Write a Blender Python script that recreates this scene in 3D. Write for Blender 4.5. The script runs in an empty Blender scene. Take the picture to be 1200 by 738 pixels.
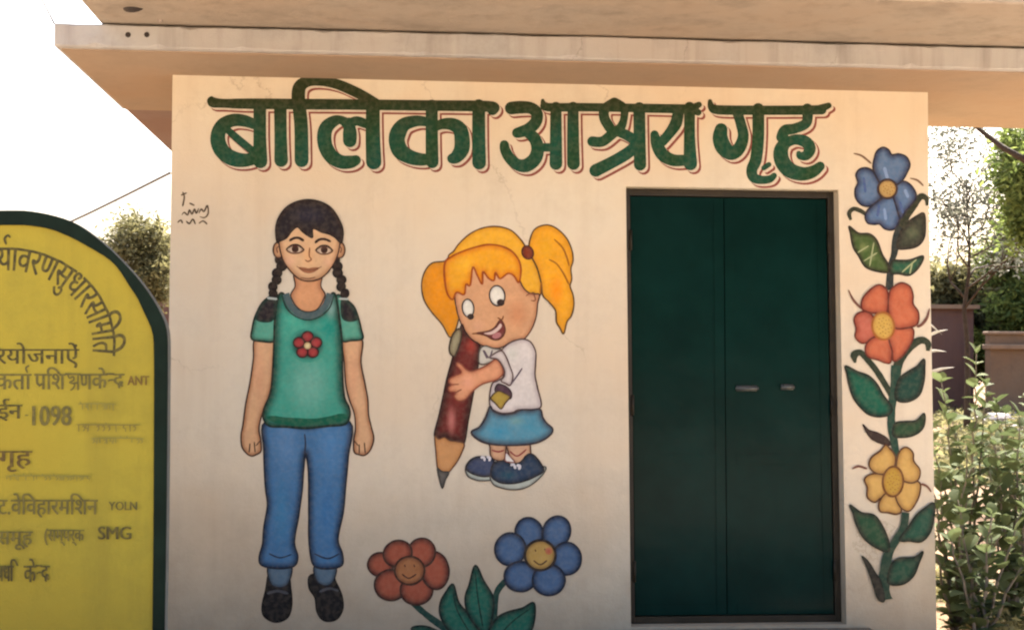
import bpy, math, random
import numpy as np
from mathutils import Vector, Matrix, Euler
from mathutils.geometry import delaunay_2d_cdt
random.seed(7); rng = np.random.default_rng(7)
R = math.radians
sc = bpy.context.scene
COL = sc.collection

# ------------------------------------------------------------------ camera
F = 1650.0            # focal length in photograph pixels (photo is 1200 wide)
D = 6.77; EYE = 1.30  # metres from the painted wall, metres above the door sill
YAW = math.atan(144.0 / F); PITCH = R(1.6); ROLL = R(0.35)
cam_d = bpy.data.cameras.new("camera"); cam = bpy.data.objects.new("camera", cam_d); COL.objects.link(cam)
cam_d.sensor_fit = 'HORIZONTAL'; cam_d.sensor_width = 36.0; cam_d.lens = 36.0 * F / 1200.0
cam_d.clip_start = 0.05; cam_d.clip_end = 2000
CR = Matrix.Rotation(-YAW, 3, 'Z') @ Matrix.Rotation(math.pi/2 + PITCH, 3, 'X') @ Matrix.Rotation(ROLL, 3, 'Z')
cam.matrix_world = Matrix.Translation((0, -D, EYE)) @ CR.to_4x4()
sc.camera = cam
def at(px, py, Y=0.0):
    """world point of the plane y=Y that lies under a photograph pixel"""
    d = CR @ Vector(((px-600)/F, (369-py)/F, -1.0))
    t = (Y + D) / d.y
    return Vector((d.x*t, Y, EYE + d.z*t))

# ------------------------------------------------------------------ world, sun, exposure
SUN_EL, SUN_AZ = R(48), R(28)      # the sun stands behind the building, a little to the right
w = bpy.data.worlds.new("World"); sc.world = w; w.use_nodes = True
nt = w.node_tree; bg = nt.nodes["Background"]
sky = nt.nodes.new("ShaderNodeTexSky"); sky.sky_type = 'NISHITA'; sky.sun_disc = False
sky.sun_elevation = SUN_EL; sky.sun_rotation = SUN_AZ; sky.dust_density = 7.0; sky.air_density = 1.0; sky.ozone_density = 0.3
nt.links.new(sky.outputs[0], bg.inputs[0]); bg.inputs[1].default_value = 0.12
sd = Vector((math.sin(SUN_AZ)*math.cos(SUN_EL), math.cos(SUN_AZ)*math.cos(SUN_EL), math.sin(SUN_EL)))
sl = bpy.data.lights.new("sun", 'SUN'); sl.energy = 4.5; sl.angle = R(0.5); sl.color = (1.0, 0.93, 0.82)
sun = bpy.data.objects.new("sun", sl); COL.objects.link(sun); sun.rotation_euler = sd.to_track_quat('Z', 'Y').to_euler()
sc.view_settings.view_transform = 'Standard'; sc.view_settings.look = 'None'
sc.view_settings.exposure = 2.35; sc.view_settings.gamma = 1.0
sc.cycles.filter_width = 2.2
sc.cycles.max_bounces = 8; sc.cycles.diffuse_bounces = 5

# ------------------------------------------------------------------ materials
def lin(c): c /= 255.0; return c/12.92 if c <= 0.04045 else ((c+0.055)/1.055)**2.4
KC = (0.92, 1.07, 1.07)
def pc(r, g, b):      # paint colour from the colour seen on the shaded wall
    return (min(.9, lin(r)*KC[0]), min(.9, lin(g)*KC[1]), min(.9, lin(b)*KC[2]), 1)
def mat(name, c, rough=0.8, var=0.15, scale=4.0, bump=0.0, bscale=40.0, c2=None, metal=0.0, spec=0.3, coord='Object', detail=6, two=None):
    m = bpy.data.materials.new(name); m.use_nodes = True; N = m.node_tree.nodes; L = m.node_tree.links
    b = N["Principled BSDF"]; b.inputs["Roughness"].default_value = rough; b.inputs["Metallic"].default_value = metal
    b.inputs["Specular IOR Level"].default_value = spec
    tc = N.new("ShaderNodeTexCoord")
    n = N.new("ShaderNodeTexNoise"); n.inputs["Scale"].default_value = scale; n.inputs["Detail"].default_value = detail; n.inputs["Roughness"].default_value = 0.65
    L.new(tc.outputs[coord], n.inputs["Vector"])
    cr = N.new("ShaderNodeValToRGB"); cr.color_ramp.elements[0].position = 0.3; cr.color_ramp.elements[1].position = 0.7
    a = tuple(x*(1-var) for x in c[:3]) + (1,); z = tuple(min(.95, x*(1+var)) for x in (c2 or c)[:3]) + (1,)
    cr.color_ramp.elements[0].color = a; cr.color_ramp.elements[1].color = z
    L.new(n.outputs["Fac"], cr.inputs["Fac"]); L.new(cr.outputs["Color"], b.inputs["Base Color"])
    if bump:
        n2 = N.new("ShaderNodeTexNoise"); n2.inputs["Scale"].default_value = bscale; n2.inputs["Detail"].default_value = 8
        L.new(tc.outputs[coord], n2.inputs["Vector"])
        bp = N.new("ShaderNodeBump"); bp.inputs["Strength"].default_value = bump; bp.inputs["Distance"].default_value = 0.02
        L.new(n2.outputs["Fac"], bp.inputs["Height"]); L.new(bp.outputs["Normal"], b.inputs["Normal"])
    return m
def plaster(name, base, stain, amount=0.5, streak=0.5, low=None, crack=0.0):
    """lime-washed plaster: blotches, rain streaks, fine relief"""
    base = tuple(base[:3])+(1,); stain = tuple(stain[:3])+(1,)
    m = bpy.data.materials.new(name); m.use_nodes = True; N = m.node_tree.nodes; L = m.node_tree.links
    b = N["Principled BSDF"]; b.inputs["Roughness"].default_value = 0.9; b.inputs["Specular IOR Level"].default_value = 0.15
    geo = N.new("ShaderNodeNewGeometry")
    def noise(scale, det, vec=None, rough=.6):
        n = N.new("ShaderNodeTexNoise"); n.inputs["Scale"].default_value = scale; n.inputs["Detail"].default_value = det; n.inputs["Roughness"].default_value = rough
        L.new(vec or geo.outputs["Position"], n.inputs["Vector"]); return n.outputs["Fac"]
    def ramp(fac, p0, p1, c0=(0,0,0,1), c1=(1,1,1,1)):
        r = N.new("ShaderNodeValToRGB"); r.color_ramp.elements[0].position = p0; r.color_ramp.elements[1].position = p1
        r.color_ramp.elements[0].color = c0; r.color_ramp.elements[1].color = c1; L.new(fac, r.inputs["Fac"]); return r.outputs["Color"]
    def mix(fac, a, c):
        x = N.new("ShaderNodeMix"); x.data_type = 'RGBA'
        if isinstance(fac, (int, float)): x.inputs[0].default_value = fac
        else: L.new(fac, x.inputs[0])
        for k, v in ((6, a), (7, c)):
            if isinstance(v, tuple): x.inputs[k].default_value = v
            else: L.new(v, x.inputs[k])
        return x.outputs[2]
    def mul(a, k):
        x = N.new("ShaderNodeMath"); x.operation = 'MULTIPLY'; L.new(a, x.inputs[0])
        if isinstance(k, (int, float)): x.inputs[1].default_value = k
        else: L.new(k, x.inputs[1])
        return x.outputs[0]
    tint = ramp(noise(1.3, 3), .35, .65, tuple(v*w_ for v, w_ in zip(base[:3], (1.0, .93, .88)))+(1,), tuple(min(.95, v*w_) for v, w_ in zip(base[:3], (1.02, 1.04, 1.07)))+(1,))
    mp = N.new("ShaderNodeMapping"); mp.inputs["Scale"].default_value = (9, 9, .7); L.new(geo.outputs["Position"], mp.inputs["Vector"])
    st = ramp(noise(1.0, 5, mp.outputs[0]), .5, .8)
    bl = ramp(noise(2.6, 8, None, .7), .5, .78)
    c = mix(mul(bl, amount), tint, stain)
    c = mix(mul(st, streak), c, stain)
    vo = N.new("ShaderNodeTexVoronoi"); vo.feature = 'DISTANCE_TO_EDGE'; vo.inputs["Scale"].default_value = 1.1
    wn = N.new("ShaderNodeTexNoise"); wn.inputs["Scale"].default_value = 3.5; wn.inputs["Detail"].default_value = 9; wn.inputs["Roughness"].default_value = .7; L.new(geo.outputs["Position"], wn.inputs["Vector"])
    wa = N.new("ShaderNodeVectorMath"); wa.operation = 'MULTIPLY_ADD'; L.new(wn.outputs["Color"], wa.inputs[0]); wa.inputs[1].default_value = (.22,.22,.22); L.new(geo.outputs["Position"], wa.inputs[2]); L.new(wa.outputs[0], vo.inputs["Vector"])
    ck = ramp(vo.outputs["Distance"], .0, .0032, (1,1,1,1), (0,0,0,1)); cm = ramp(noise(.9, 2), .5, .56)
    c = mix(mul(mul(ck, cm), crack), c, tuple(v*.45 for v in stain[:3])+(1,))
    sp = ramp(noise(60, 3), .68, .76)
    c = mix(mul(sp, .25), c, stain)
    if low:     # dark fade towards the foot, painted into the colour
        sx = N.new("ShaderNodeSeparateXYZ"); L.new(geo.outputs["Position"], sx.inputs[0])
        ad = N.new("ShaderNodeMath"); ad.operation = 'MULTIPLY_ADD'; L.new(noise(3.2, 8, None, .7), ad.inputs[0]); ad.inputs[1].default_value = 0.7; L.new(sx.outputs[2], ad.inputs[2])
        mr = N.new("ShaderNodeMapRange"); L.new(ad.outputs[0], mr.inputs[0])
        mr.inputs[1].default_value = low[1]; mr.inputs[2].default_value = low[0]; mr.inputs[3].default_value = 0; mr.inputs[4].default_value = 1
        c = mix(mul(mr.outputs[0], low[3]), c, low[2])
    L.new(c, b.inputs["Base Color"])
    bp = N.new("ShaderNodeBump"); bp.inputs["Strength"].default_value = .6; bp.inputs["Distance"].default_value = 0.007
    h = N.new("ShaderNodeMath"); h.operation = 'ADD'; L.new(mul(noise(14, 8), 1.2), h.inputs[0]); L.new(mul(noise(120, 3), .3), h.inputs[1])
    L.new(h.outputs[0], bp.inputs["Height"]); L.new(bp.outputs["Normal"], b.inputs["Normal"])
    return m
def paint_mat(name="wall_paint", rough=0.7, worn=None):
    m = bpy.data.materials.new(name); m.use_nodes = True; N = m.node_tree.nodes; L = m.node_tree.links
    b = N["Principled BSDF"]; b.inputs["Roughness"].default_value = rough; b.inputs["Specular IOR Level"].default_value = 0.2
    at_ = N.new("ShaderNodeAttribute"); at_.attribute_name = "Col"
    geo = N.new("ShaderNodeNewGeometry")
    n = N.new("ShaderNodeTexNoise"); n.inputs["Scale"].default_value = 11; n.inputs["Detail"].default_value = 7; n.inputs["Roughness"].default_value = .7
    L.new(geo.outputs["Position"], n.inputs["Vector"])
    r = N.new("ShaderNodeMapRange"); r.inputs[1].default_value = .3; r.inputs[2].default_value = .7; r.inputs[3].default_value = .88; r.inputs[4].default_value = 1.1
    L.new(n.outputs["Fac"], r.inputs[0])
    x = N.new("ShaderNodeVectorMath"); x.operation = 'SCALE'; L.new(at_.outputs["Color"], x.inputs[0]); L.new(r.outputs[0], x.inputs[3])
    if worn:      # the ground colour grins through thin paint
        nw = N.new("ShaderNodeTexNoise"); nw.inputs["Scale"].default_value = 45; nw.inputs["Detail"].default_value = 6; L.new(geo.outputs["Position"], nw.inputs["Vector"])
        rw = N.new("ShaderNodeMapRange"); rw.inputs[1].default_value = .42; rw.inputs[2].default_value = .62; rw.inputs[3].default_value = 0.0; rw.inputs[4].default_value = worn[1]; L.new(nw.outputs["Fac"], rw.inputs[0])
        mw = N.new("ShaderNodeMix"); mw.data_type = 'RGBA'; L.new(rw.outputs[0], mw.inputs[0]); L.new(x.outputs[0], mw.inputs[6]); mw.inputs[7].default_value = tuple(worn[0][:3])+(1,)
        x = mw
    L.new(x.outputs[2 if worn else 0], b.inputs["Base Color"])
    bp = N.new("ShaderNodeBump"); bp.inputs["Strength"].default_value = .5; bp.inputs["Distance"].default_value = 0.004
    n2 = N.new("ShaderNodeTexNoise"); n2.inputs["Scale"].default_value = 25; n2.inputs["Detail"].default_value = 8; L.new(geo.outputs["Position"], n2.inputs["Vector"])
    L.new(n2.outputs["Fac"], bp.inputs["Height"]); L.new(bp.outputs["Normal"], b.inputs["Normal"])
    return m
M = {}
M['wall'] = plaster("limewash_plaster", pc(214, 190, 167), pc(172, 138, 112), .34, .2, (0.0, 1.15, pc(105, 84, 68), .75), .38)
M['slab'] = plaster("slab_plaster", pc(172, 158, 152), pc(112, 96, 88), .55, .6, None, .4)
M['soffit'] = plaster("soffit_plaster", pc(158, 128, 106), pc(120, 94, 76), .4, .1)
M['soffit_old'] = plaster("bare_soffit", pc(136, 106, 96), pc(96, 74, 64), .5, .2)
M['upper'] = plaster("parapet_plaster", pc(160, 138, 122), pc(112, 92, 78), .6, .45)
M['upper_new'] = plaster("parapet_plaster_fresh", pc(205, 172, 142), pc(175, 138, 112), .3, .2)
M['paint'] = paint_mat(worn=(pc(200,170,140), .045))
M['sign_paint'] = paint_mat("sign_paint", .45, (pc(160,136,50), .2))

# ------------------------------------------------------------------ helpers
def link(o, parent=None):
    COL.objects.link(o)
    if parent: o.parent = parent
    return o
def tag(o, label=None, cat=None, group=None, kind=None):
    for k, v in (("label", label), ("category", cat), ("group", group), ("kind", kind)):
        if v: o[k] = v
    return o
def empty(name, loc=(0,0,0), parent=None, rz=0):
    o = bpy.data.objects.new(name, None); o.location = loc; o.rotation_euler = (0, 0, rz); o.empty_display_size = .1
    return link(o, parent)
def mesh(name, V, Fc, m, parent=None, smooth=False, cols=None):
    me = bpy.data.meshes.new(name); me.from_pydata([tuple(v) for v in V], [], Fc); me.materials.append(m)
    if smooth: me.polygons.foreach_set("use_smooth", [True]*len(me.polygons))
    if cols is not None:
        a = me.color_attributes.new("Col", 'FLOAT_COLOR', 'POINT'); a.data.foreach_set("color", np.asarray(cols, dtype=np.float32).ravel())
    me.update(); return link(bpy.data.objects.new(name, me), parent)
class MB:
    def __init__(s): s.V = []; s.F = []
    def add(s, V, Fc):
        k = len(s.V); s.V += [tuple(v) for v in V]; s.F += [tuple(i+k for i in f) for f in Fc]; return s
    def box(s, x0, x1, y0, y1, z0, z1, bev=0.0):
        if bev <= 0:
            return s.add([(x0,y0,z0),(x1,y0,z0),(x1,y1,z0),(x0,y1,z0),(x0,y0,z1),(x1,y0,z1),(x1,y1,z1),(x0,y1,z1)],
                  [(3,2,1,0),(4,5,6,7),(0,1,5,4),(1,2,6,5),(2,3,7,6),(3,0,4,7)])
        b = bev; V = []; idx = {}
        for ix, x in ((0,x0),(1,x1)):
            for iy, y in ((0,y0),(1,y1)):
                for iz, z in ((0,z0),(1,z1)):
                    sx = b if ix == 0 else -b; sy = b if iy == 0 else -b; sz = b if iz == 0 else -b
                    for ax, p in (('x',(x, y+sy, z+sz)), ('y',(x+sx, y, z+sz)), ('z',(x+sx, y+sy, z))):
                        idx[(ix,iy,iz,ax)] = len(V); V.append(p)
        g = lambda a,b_,c,ax: idx[(a,b_,c,ax)]
        Fc = []
        for q in (0,1):
            f = [g(q,0,0,'x'),g(q,1,0,'x'),g(q,1,1,'x'),g(q,0,1,'x')]; Fc.append(f if q else f[::-1])
            f = [g(0,q,0,'y'),g(0,q,1,'y'),g(1,q,1,'y'),g(1,q,0,'y')]; Fc.append(f if q else f[::-1])
            f = [g(0,0,q,'z'),g(1,0,q,'z'),g(1,1,q,'z'),g(0,1,q,'z')]; Fc.append(f if q else f[::-1])
        for a in (0,1):
            for b2 in (0,1):
                Fc.append([g(0,a,b2,'y'),g(1,a,b2,'y'),g(1,a,b2,'z'),g(0,a,b2,'z')])
                Fc.append([g(a,0,b2,'x'),g(a,1,b2,'x'),g(a,1,b2,'z'),g(a,0,b2,'z')])
                Fc.append([g(a,b2,0,'x'),g(a,b2,1,'x'),g(a,b2,1,'y'),g(a,b2,0,'y')])
                for c in (0,1): Fc.append([g(a,b2,c,'x'),g(a,b2,c,'y'),g(a,b2,c,'z')])
        return s.add(V, Fc)
    def tube(s, pts, radii, n=8, cap=True):
        pts = [Vector(p) for p in pts]; k0 = len(s.V); V = []; Fc = []
        ref = None
        for i, p in enumerate(pts):
            t = (pts[min(i+1, len(pts)-1)] - pts[max(i-1, 0)]).normalized()
            if ref is None: ref = t.orthogonal().normalized()
            u = (ref - t*ref.dot(t)); u = u.normalized() if u.length > 1e-6 else t.orthogonal().normalized(); ref = u
            v = t.cross(u); r = radii[i] if hasattr(radii, '__len__') else radii
            for j in range(n):
                a = 2*math.pi*j/n; V.append(p + u*math.cos(a)*r + v*math.sin(a)*r)
        for i in range(len(pts)-1):
            for j in range(n):
                Fc.append((i*n+j, i*n+(j+1)%n, (i+1)*n+(j+1)%n, (i+1)*n+j))
        if cap: Fc.append(tuple(range(n))[::-1]); Fc.append(tuple((len(pts)-1)*n+j for j in range(n)))
        return s.add(V, Fc)
    def build(s, name, m, parent=None, smooth=False): return mesh(name, s.V, s.F, m, parent, smooth)

# ---- painting on a plane
def spline(pts, closed=True, sub=5):
    P = [np.array(p, float) for p in pts]; n = len(P); out = []
    rngi = range(n) if closed else range(n-1)
    for i in rngi:
        if closed: p0, p1, p2, p3 = P[(i-1) % n], P[i], P[(i+1) % n], P[(i+2) % n]
        else: p0, p1, p2, p3 = P[max(i-1,0)], P[i], P[i+1], P[min(i+2,n-1)]
        k = max(2, min(sub, int(np.hypot(*(p2-p1)[:2])/1.6)+1))
        for j in range(k):
            t = j/k; t2 = t*t; t3 = t2*t
            out.append(.5*((2*p1)+(-p0+p2)*t+(2*p0-5*p1+4*p2-p3)*t2+(-p0+3*p1-3*p2+p3)*t3))
    if not closed: out.append(P[-1])
    return np.array(out)
def area(p): x, y = p[:,0], p[:,1]; return .5*np.sum(x*np.roll(y,-1)-np.roll(x,-1)*y)
def inside(poly, q):
    x, y = q[:,0], q[:,1]; c = np.zeros(len(q), bool)
    for (ax, ay), (bx, by) in zip(poly, np.roll(poly, -1, 0)):
        if ay == by: continue
        c ^= ((ay > y) != (by > y)) & (x < (bx-ax)*(y-ay)/(by-ay)+ax)
    return c
def edist(poly, q):
    d = np.full(len(q), 1e9)
    for a, b in zip(poly, np.roll(poly, -1, 0)):
        ab = b-a; L2 = ab@ab
        if L2 < 1e-12: continue
        t = np.clip(((q-a)@ab)/L2, 0, 1); d = np.minimum(d, np.hypot(*(q-(a+t[:,None]*ab)).T))
    return d
class Canvas:
    """a flat surface that is painted on; every coat lies a hair above the last one"""
    def __init__(s, Y, m, base=0.0008, step=0.00006): s.Y = Y; s.m = m; s.o = base; s.step = step
    def to3(s, q, off): 
        out = []
        for x, y in q:
            v = at(x, y, s.Y); out.append((v.x, s.Y-off, v.z))
        return out
    def shape(s, name, pts, c, parent, edge=None, ew=5.0, line=None, lw=1.6, smooth=True, glow=(), step=2.6, sub=5, grain=.03):
        poly = spline(pts, True, sub) if smooth else np.array(pts, float)
        poly = poly[:, :2] * np.array([1, -1]); 
        if area(poly) < 0: poly = poly[::-1]
        lo, hi = poly.min(0), poly.max(0)
        gx, gy = np.meshgrid(np.arange(lo[0], hi[0], step), np.arange(lo[1], hi[1], step))
        q = np.column_stack([gx.ravel(), gy.ravel()]); q = q + rng.uniform(-.4, .4, q.shape)
        q = q[inside(poly, q)]
        if len(q): q = q[edist(poly, q) > .7]
        allv = np.vstack([poly, q]) if len(q) else poly
        r = delaunay_2d_cdt([Vector(v) for v in allv], [], [list(range(len(poly)))], 1, 1e-5)
        V = np.array([tuple(v) for v in r[0]]); Fc = [tuple(f) for f in r[2]]
        d = edist(poly, V); cc = np.array(c[:3]); C = np.tile(cc, (len(V), 1))
        if edge is not None:
            t = np.clip(d/ew, 0, 1); t = t*t*(3-2*t); C = np.array(edge[:3])*(1-t)[:,None] + C*t[:,None]
        for (x, y, rx, ry, gc) in glow:
            t = np.clip(1-np.sqrt(((V[:,0]-x)/rx)**2+((V[:,1]+y)/ry)**2), 0, 1); t = t*t*(3-2*t)
            C = C*(1-t)[:,None] + np.array(gc[:3])*t[:,None]
        C = C*(1+rng.normal(0, grain, (len(V), 1)))
        V3 = s.to3(V*np.array([1,-1]), s.o); s.o += s.step
        if line is not None:
            rv, rf = s.ribbon(np.vstack([poly, poly[:1]])*np.array([1,-1]), lw, closed=True)
            k = len(V3); V3 += s.to3(rv, s.o); s.o += s.step; Fc += [tuple(i+k for i in f) for f in rf]
            C = np.vstack([C, np.tile(np.array(line[:3]), (len(rv), 1))])
        C = np.clip(C, 0, .95)
        return mesh(name, V3, Fc, s.m, parent, cols=np.column_stack([C, np.ones(len(C))]))
    def ribbon(s, p, w, closed=False):
        p = np.asarray(p, float); n = len(p); ww = np.array(w if hasattr(w, '__len__') else [w]*n, float)
        t = np.gradient(p[:, :2], axis=0)
        if closed: t[0] = t[-1] = p[1][:2]-p[-2][:2]
        t /= np.maximum(np.hypot(*t.T), 1e-6)[:,None]; nn = np.column_stack([-t[:,1], t[:,0]])
        jit = 1+np.convolve(rng.normal(0, .16, n+4), np.ones(5)/5, "valid"); jit[-1] = jit[0]; h = (ww*jit/2)[:,None]
        V = np.vstack([p[:, :2]+nn*h, p[:, :2]-nn*h]); Fc = [(i, i+1, n+i+1, n+i) for i in range(n-1)]
        return V, Fc
    def line(s, name, pts, w, c, parent, taper=True):
        """one brush line or several (list of lists), joined"""
        if not isinstance(pts[0][0], (tuple, list)): pts = [pts]
        V3, Fc = [], []
        for ps in pts:
            q = spline(ps, False, 6); n = len(q); ww = np.full(n, float(w)) if q.shape[1] < 3 else q[:,2]
            if taper: u = np.linspace(0, 1, n); ww = ww*np.clip(np.minimum(u, 1-u)*6+.35, 0, 1)
            rv, rf = s.ribbon(q, ww); k = len(V3); V3 += s.to3(rv, s.o); Fc += [tuple(i+k for i in f) for f in rf]
            s.o += s.step*.5
        s.o += s.step
        C = np.tile(np.array(list(c[:3])+[1.]), (len(V3), 1)); return mesh(name, V3, Fc, s.m, parent, cols=C)
    def strokes(s, name, L, cfun, parent, dx=0, dy=0, grow=0.0):
        """broad brush strokes with round ends, merged into one flat outline"""
        vs, fs = [], []
        for st in L:
            q = spline([tuple(p) if len(p) == 3 else p for p in st], False, 5)
            q = np.array(q); q[:,0] += dx; q[:,1] = -(q[:,1]+dy); w_ = q[:,2]/2+grow
            for i in range(len(q)):
                k = len(vs); n = 14
                for j in range(n):
                    a = 2*math.pi*j/n+.1; vs.append(Vector((q[i,0]+math.cos(a)*w_[i], q[i,1]+math.sin(a)*w_[i])))
                fs.append(list(range(k, k+n)))
                if i+1 < len(q):
                    d = q[i+1,:2]-q[i,:2]; ln = np.hypot(*d)
                    if ln < 1e-6: continue
                    d /= ln; nr = np.array([-d[1], d[0]]); k = len(vs)
                    for P_ in (q[i,:2]-nr*w_[i], q[i+1,:2]-nr*w_[i+1], q[i+1,:2]+nr*w_[i+1], q[i,:2]+nr*w_[i]): vs.append(Vector(P_))
                    fs.append([k, k+1, k+2, k+3])
        r = delaunay_2d_cdt(vs, [], fs, 1, 1e-4)
        keep = [tuple(f) for f, of in zip(r[2], r[5]) if len(of)]
        V = np.array([tuple(v) for v in r[0]])*np.array([1,-1]); V3 = s.to3(V, s.o); s.o += s.step*3
        C = np.array([cfun(x, y) for x, y in V]); C = C*(1+rng.normal(0, .08, (len(V),1)))
        return mesh(name, V3, keep, s.m, parent, cols=np.column_stack([np.clip(C,0,.95), np.ones(len(C))]))

exec_parts = []
# ================================================================== BUILDING
X = lambda px, py=400, Y=0: at(px, py, Y).x
Z = lambda py, px=600, Y=0: at(px, py, Y).z
GZ = -0.16                                     # ground level, one step below the door sill
wx0, wx1 = X(199.5, 300), X(1091, 400)
TH = .23
under_z = 2.64*1.0
p_front = at(63.5, 54, -.56)                   # left front lower corner of the sunshade
under_z = p_front.z
SX0 = p_front.x; SY0 = -.56
SX1 = X(1750, 70, SY0)
sh_t = at(63.5, 27, SY0).z - under_z           # fascia height
bld = empty("shelter_building", ((wx0+wx1)/2, 0, GZ))
tag(bld, "cream plastered shelter with green double door, painted girls and flowers and a flat projecting roof", "building")
bx, bz = (wx0+wx1)/2, GZ
def inb(o): o.parent = bld; o.matrix_parent_inverse = Matrix.Translation((-bx, 0, -bz)); return o
dL, dR, dT, dB = X(736, 470), X(984.5, 300), Z(220.5, 860), Z(733, 860)
dRb = X(992, 733); dLb = X(739.5, 733); dLt = X(733.5, 221); dRt = X(982.5, 221)
# front wall with its opening (front, back and reveals), edges slightly out of plumb like the real one
def wall_front():
    mb = MB(); top = under_z+.25
    nx = 40
    pts = [(wx0,GZ-.3),(wx1+.02,GZ-.3),(wx1,top),(wx0,top)]
    A = [(wx0-.005,0,GZ-.3),(dLb,0,GZ-.3),(dRb,0,GZ-.3),(wx1+.03,0,GZ-.3),
         (wx0-.005,0,dB),(dLb,0,dB),(dRb,0,dB),(wx1+.025,0,dB),
         (wx0,0,dT),(dLt,0,dT),(dRt,0,dT-.0),(wx1-.01,0,dT),
         (wx0,0,top),(dLt,0,top),(dRt,0,top),(wx1-.015,0,top)]
    B = [(x, TH, z) for x,_,z in A]; n = 16
    Fc = []
    for r in range(3):
        for c in range(3):
            if r == 1 and c == 1: continue
            i = r*4+c; Fc.append((i,i+1,i+5,i+4)); Fc.append((n+i+4,n+i+5,n+i+1,n+i))
    Fc += [(5,4+5+n-0-0-0-4,9+n,9)] if False else []
    Fc += [(5,9,9+n,5+n),(6,6+n,10+n,10),(9,10,10+n,9+n),(5,5+n,6+n,6)]
    for r in range(3):
        Fc += [(r*4, r*4+4, n+r*4+4, n+r*4), (r*4+3, n+r*4+3, n+r*4+7, r*4+7)]
    Fc += [(12,13,13+n,12+n),(13,14,14+n,13+n),(14,15,15+n,14+n)]
    return mb.add(A+B, Fc)
o = inb(wall_front().build("wall", M['wall'])); tag(o, "cream front wall carrying the paintings")
bz1 = under_z
DEPTH = 3.6
mb = MB(); mb.box(wx0, wx0+TH, TH+.002, DEPTH, GZ-.3, bz1); o = inb(mb.build("wall", M['wall'])); tag(o, "plain left side wall")
mb = MB(); mb.box(wx1-.02-TH, wx1-.02, TH+.002, DEPTH, GZ-.3, bz1); o = inb(mb.build("wall", M['wall'])); tag(o, "plain right side wall")
mb = MB(); mb.box(wx0+TH+.002, wx1-TH-.022, DEPTH-TH, DEPTH-.001, GZ-.3, bz1); o = inb(mb.build("wall", M['wall'])); tag(o, "plain rear wall")
# sunshade: front strip, clean soffit up to 1 m behind the wall, older soffit further back
ysplit = 1.02
def rough_slab(x0, x1, y0, y1, z0, z1, seed):
    """cast slab with a slightly wavy, chipped front arris"""
    r_ = random.Random(seed); mb = MB(); n = 150; V = []; Fc = []; w1 = w2 = 0
    for i in range(n+1):
        x = x0+(x1-x0)*i/n; w1 = w1*.8+r_.uniform(-.0016,.0016); w2 = w2*.8+r_.uniform(-.0016,.0016); c1 = .006+(r_.random() < .07)*r_.uniform(.004,.014); c2 = .006+(r_.random() < .05)*r_.uniform(.003,.010)
        V += [(x,y1,z1),(x,y0+c2,z1+w1),(x,y0+w2*.5,z1+w1-c2),(x,y0+w1*.5,z0+w2+c1),(x,y0+c1,z0+w2*.4),(x,y1,z0)]
    for i in range(n):
        for j in range(6): a = i*6+j; b_ = i*6+(j+1)%6; Fc.append((b_, a, a+6, b_+6))
    Fc += [tuple(range(6)), tuple(n*6+j for j in range(6))[::-1]]
    return mb.add(V, Fc)
inb(rough_slab(SX0, SX1, SY0, ysplit, under_z, under_z+sh_t, 5).build("sunshade_slab", M['slab']))
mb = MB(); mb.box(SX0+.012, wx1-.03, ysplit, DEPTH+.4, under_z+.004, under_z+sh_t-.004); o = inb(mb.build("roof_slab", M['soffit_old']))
# a drip groove and plaster skin under the slab
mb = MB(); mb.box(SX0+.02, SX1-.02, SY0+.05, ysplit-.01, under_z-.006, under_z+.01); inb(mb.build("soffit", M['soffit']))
# upper parapet block
EZ = EYE
uz = under_z+sh_t+.009
ul = at(116, 26.5, 0); ray = (ul - Vector((0,-D,EYE))); k = (uz-EYE)/ray.z; ux0 = ray.x*k
xm = 0.0
mb = MB(); mb.box(ux0, SX1+.1, -1.3, .96, uz, uz+.55, .008); inb(mb.build("parapet", M['upper']))
mb = MB(); mb.box(ux0+.01, wx1-.05, .962, 3.2, uz+.002, uz+.5); o = inb(mb.build("parapet", M['upper'])); tag(o, "rear run of the parapet over the room")
mb = MB(); mb.box(wx0+.05, wx1-.06, .0, .9, under_z+sh_t+.0005, uz-.0005); inb(mb.build("bearing_course", M['upper']))
# rain spout under the parapet
M['pipe'] = mat("black_pipe", (.03,.022,.018), .6, .3, 20)
M['rust'] = mat("pale_mortar", (.33,.27,.22), .9, .25, 30, .4)
c = at(157, 4, -.8)
mb = MB()
pp = [Vector((c.x-.03, -.86, uz+.03)), Vector((c.x, -.72, uz-.035))]
for i in range(14):
    pass
def pipe(p0, p1, r, m, name, hollow=True):
    mb = MB(); d = (p1-p0).normalized(); mb.tube([p0, p1], r, 16, cap=False); mb.tube([p1, p0], r*.82, 16, cap=False)
    u = d.orthogonal().normalized(); v = d.cross(u); V = []; Fc = []
    for e, pt in enumerate((p0, p1)):
        k0 = len(V)
        for j in range(16):
            a = 2*math.pi*j/16; V += [pt+(u*math.cos(a)+v*math.sin(a))*r, pt+(u*math.cos(a)+v*math.sin(a))*r*.82]
        for j in range(16):
            a, b = k0+2*j, k0+2*((j+1) % 16); Fc.append((a, b, b+1, a+1))
    mb.add(V, Fc); return mb.build(name, m, None, True)
o = pipe(at(152, -14, -.86), at(157, 9, -.80), .045, M['pipe'], "drain_spout"); inb(o)
mb = MB(); a_, b_ = at(172, 8, -.62), at(190, 25, -.62); mb.tube([a_, (a_+b_)/2+Vector((.004,0,.004)), b_], [.02,.024,.013], 8); inb(mb.build("mortar_patch", M['rust'], None, True))
# wooden pegs / stained sockets on the fascia
for px in (150, 172):
    mb = MB(); c = at(px, 41, SY0); mb.tube([(c.x, SY0+.01, c.z), (c.x, SY0-.004, c.z)], [.016, .011], 8); inb(mb.build("form_tie", M['pipe']))
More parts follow.
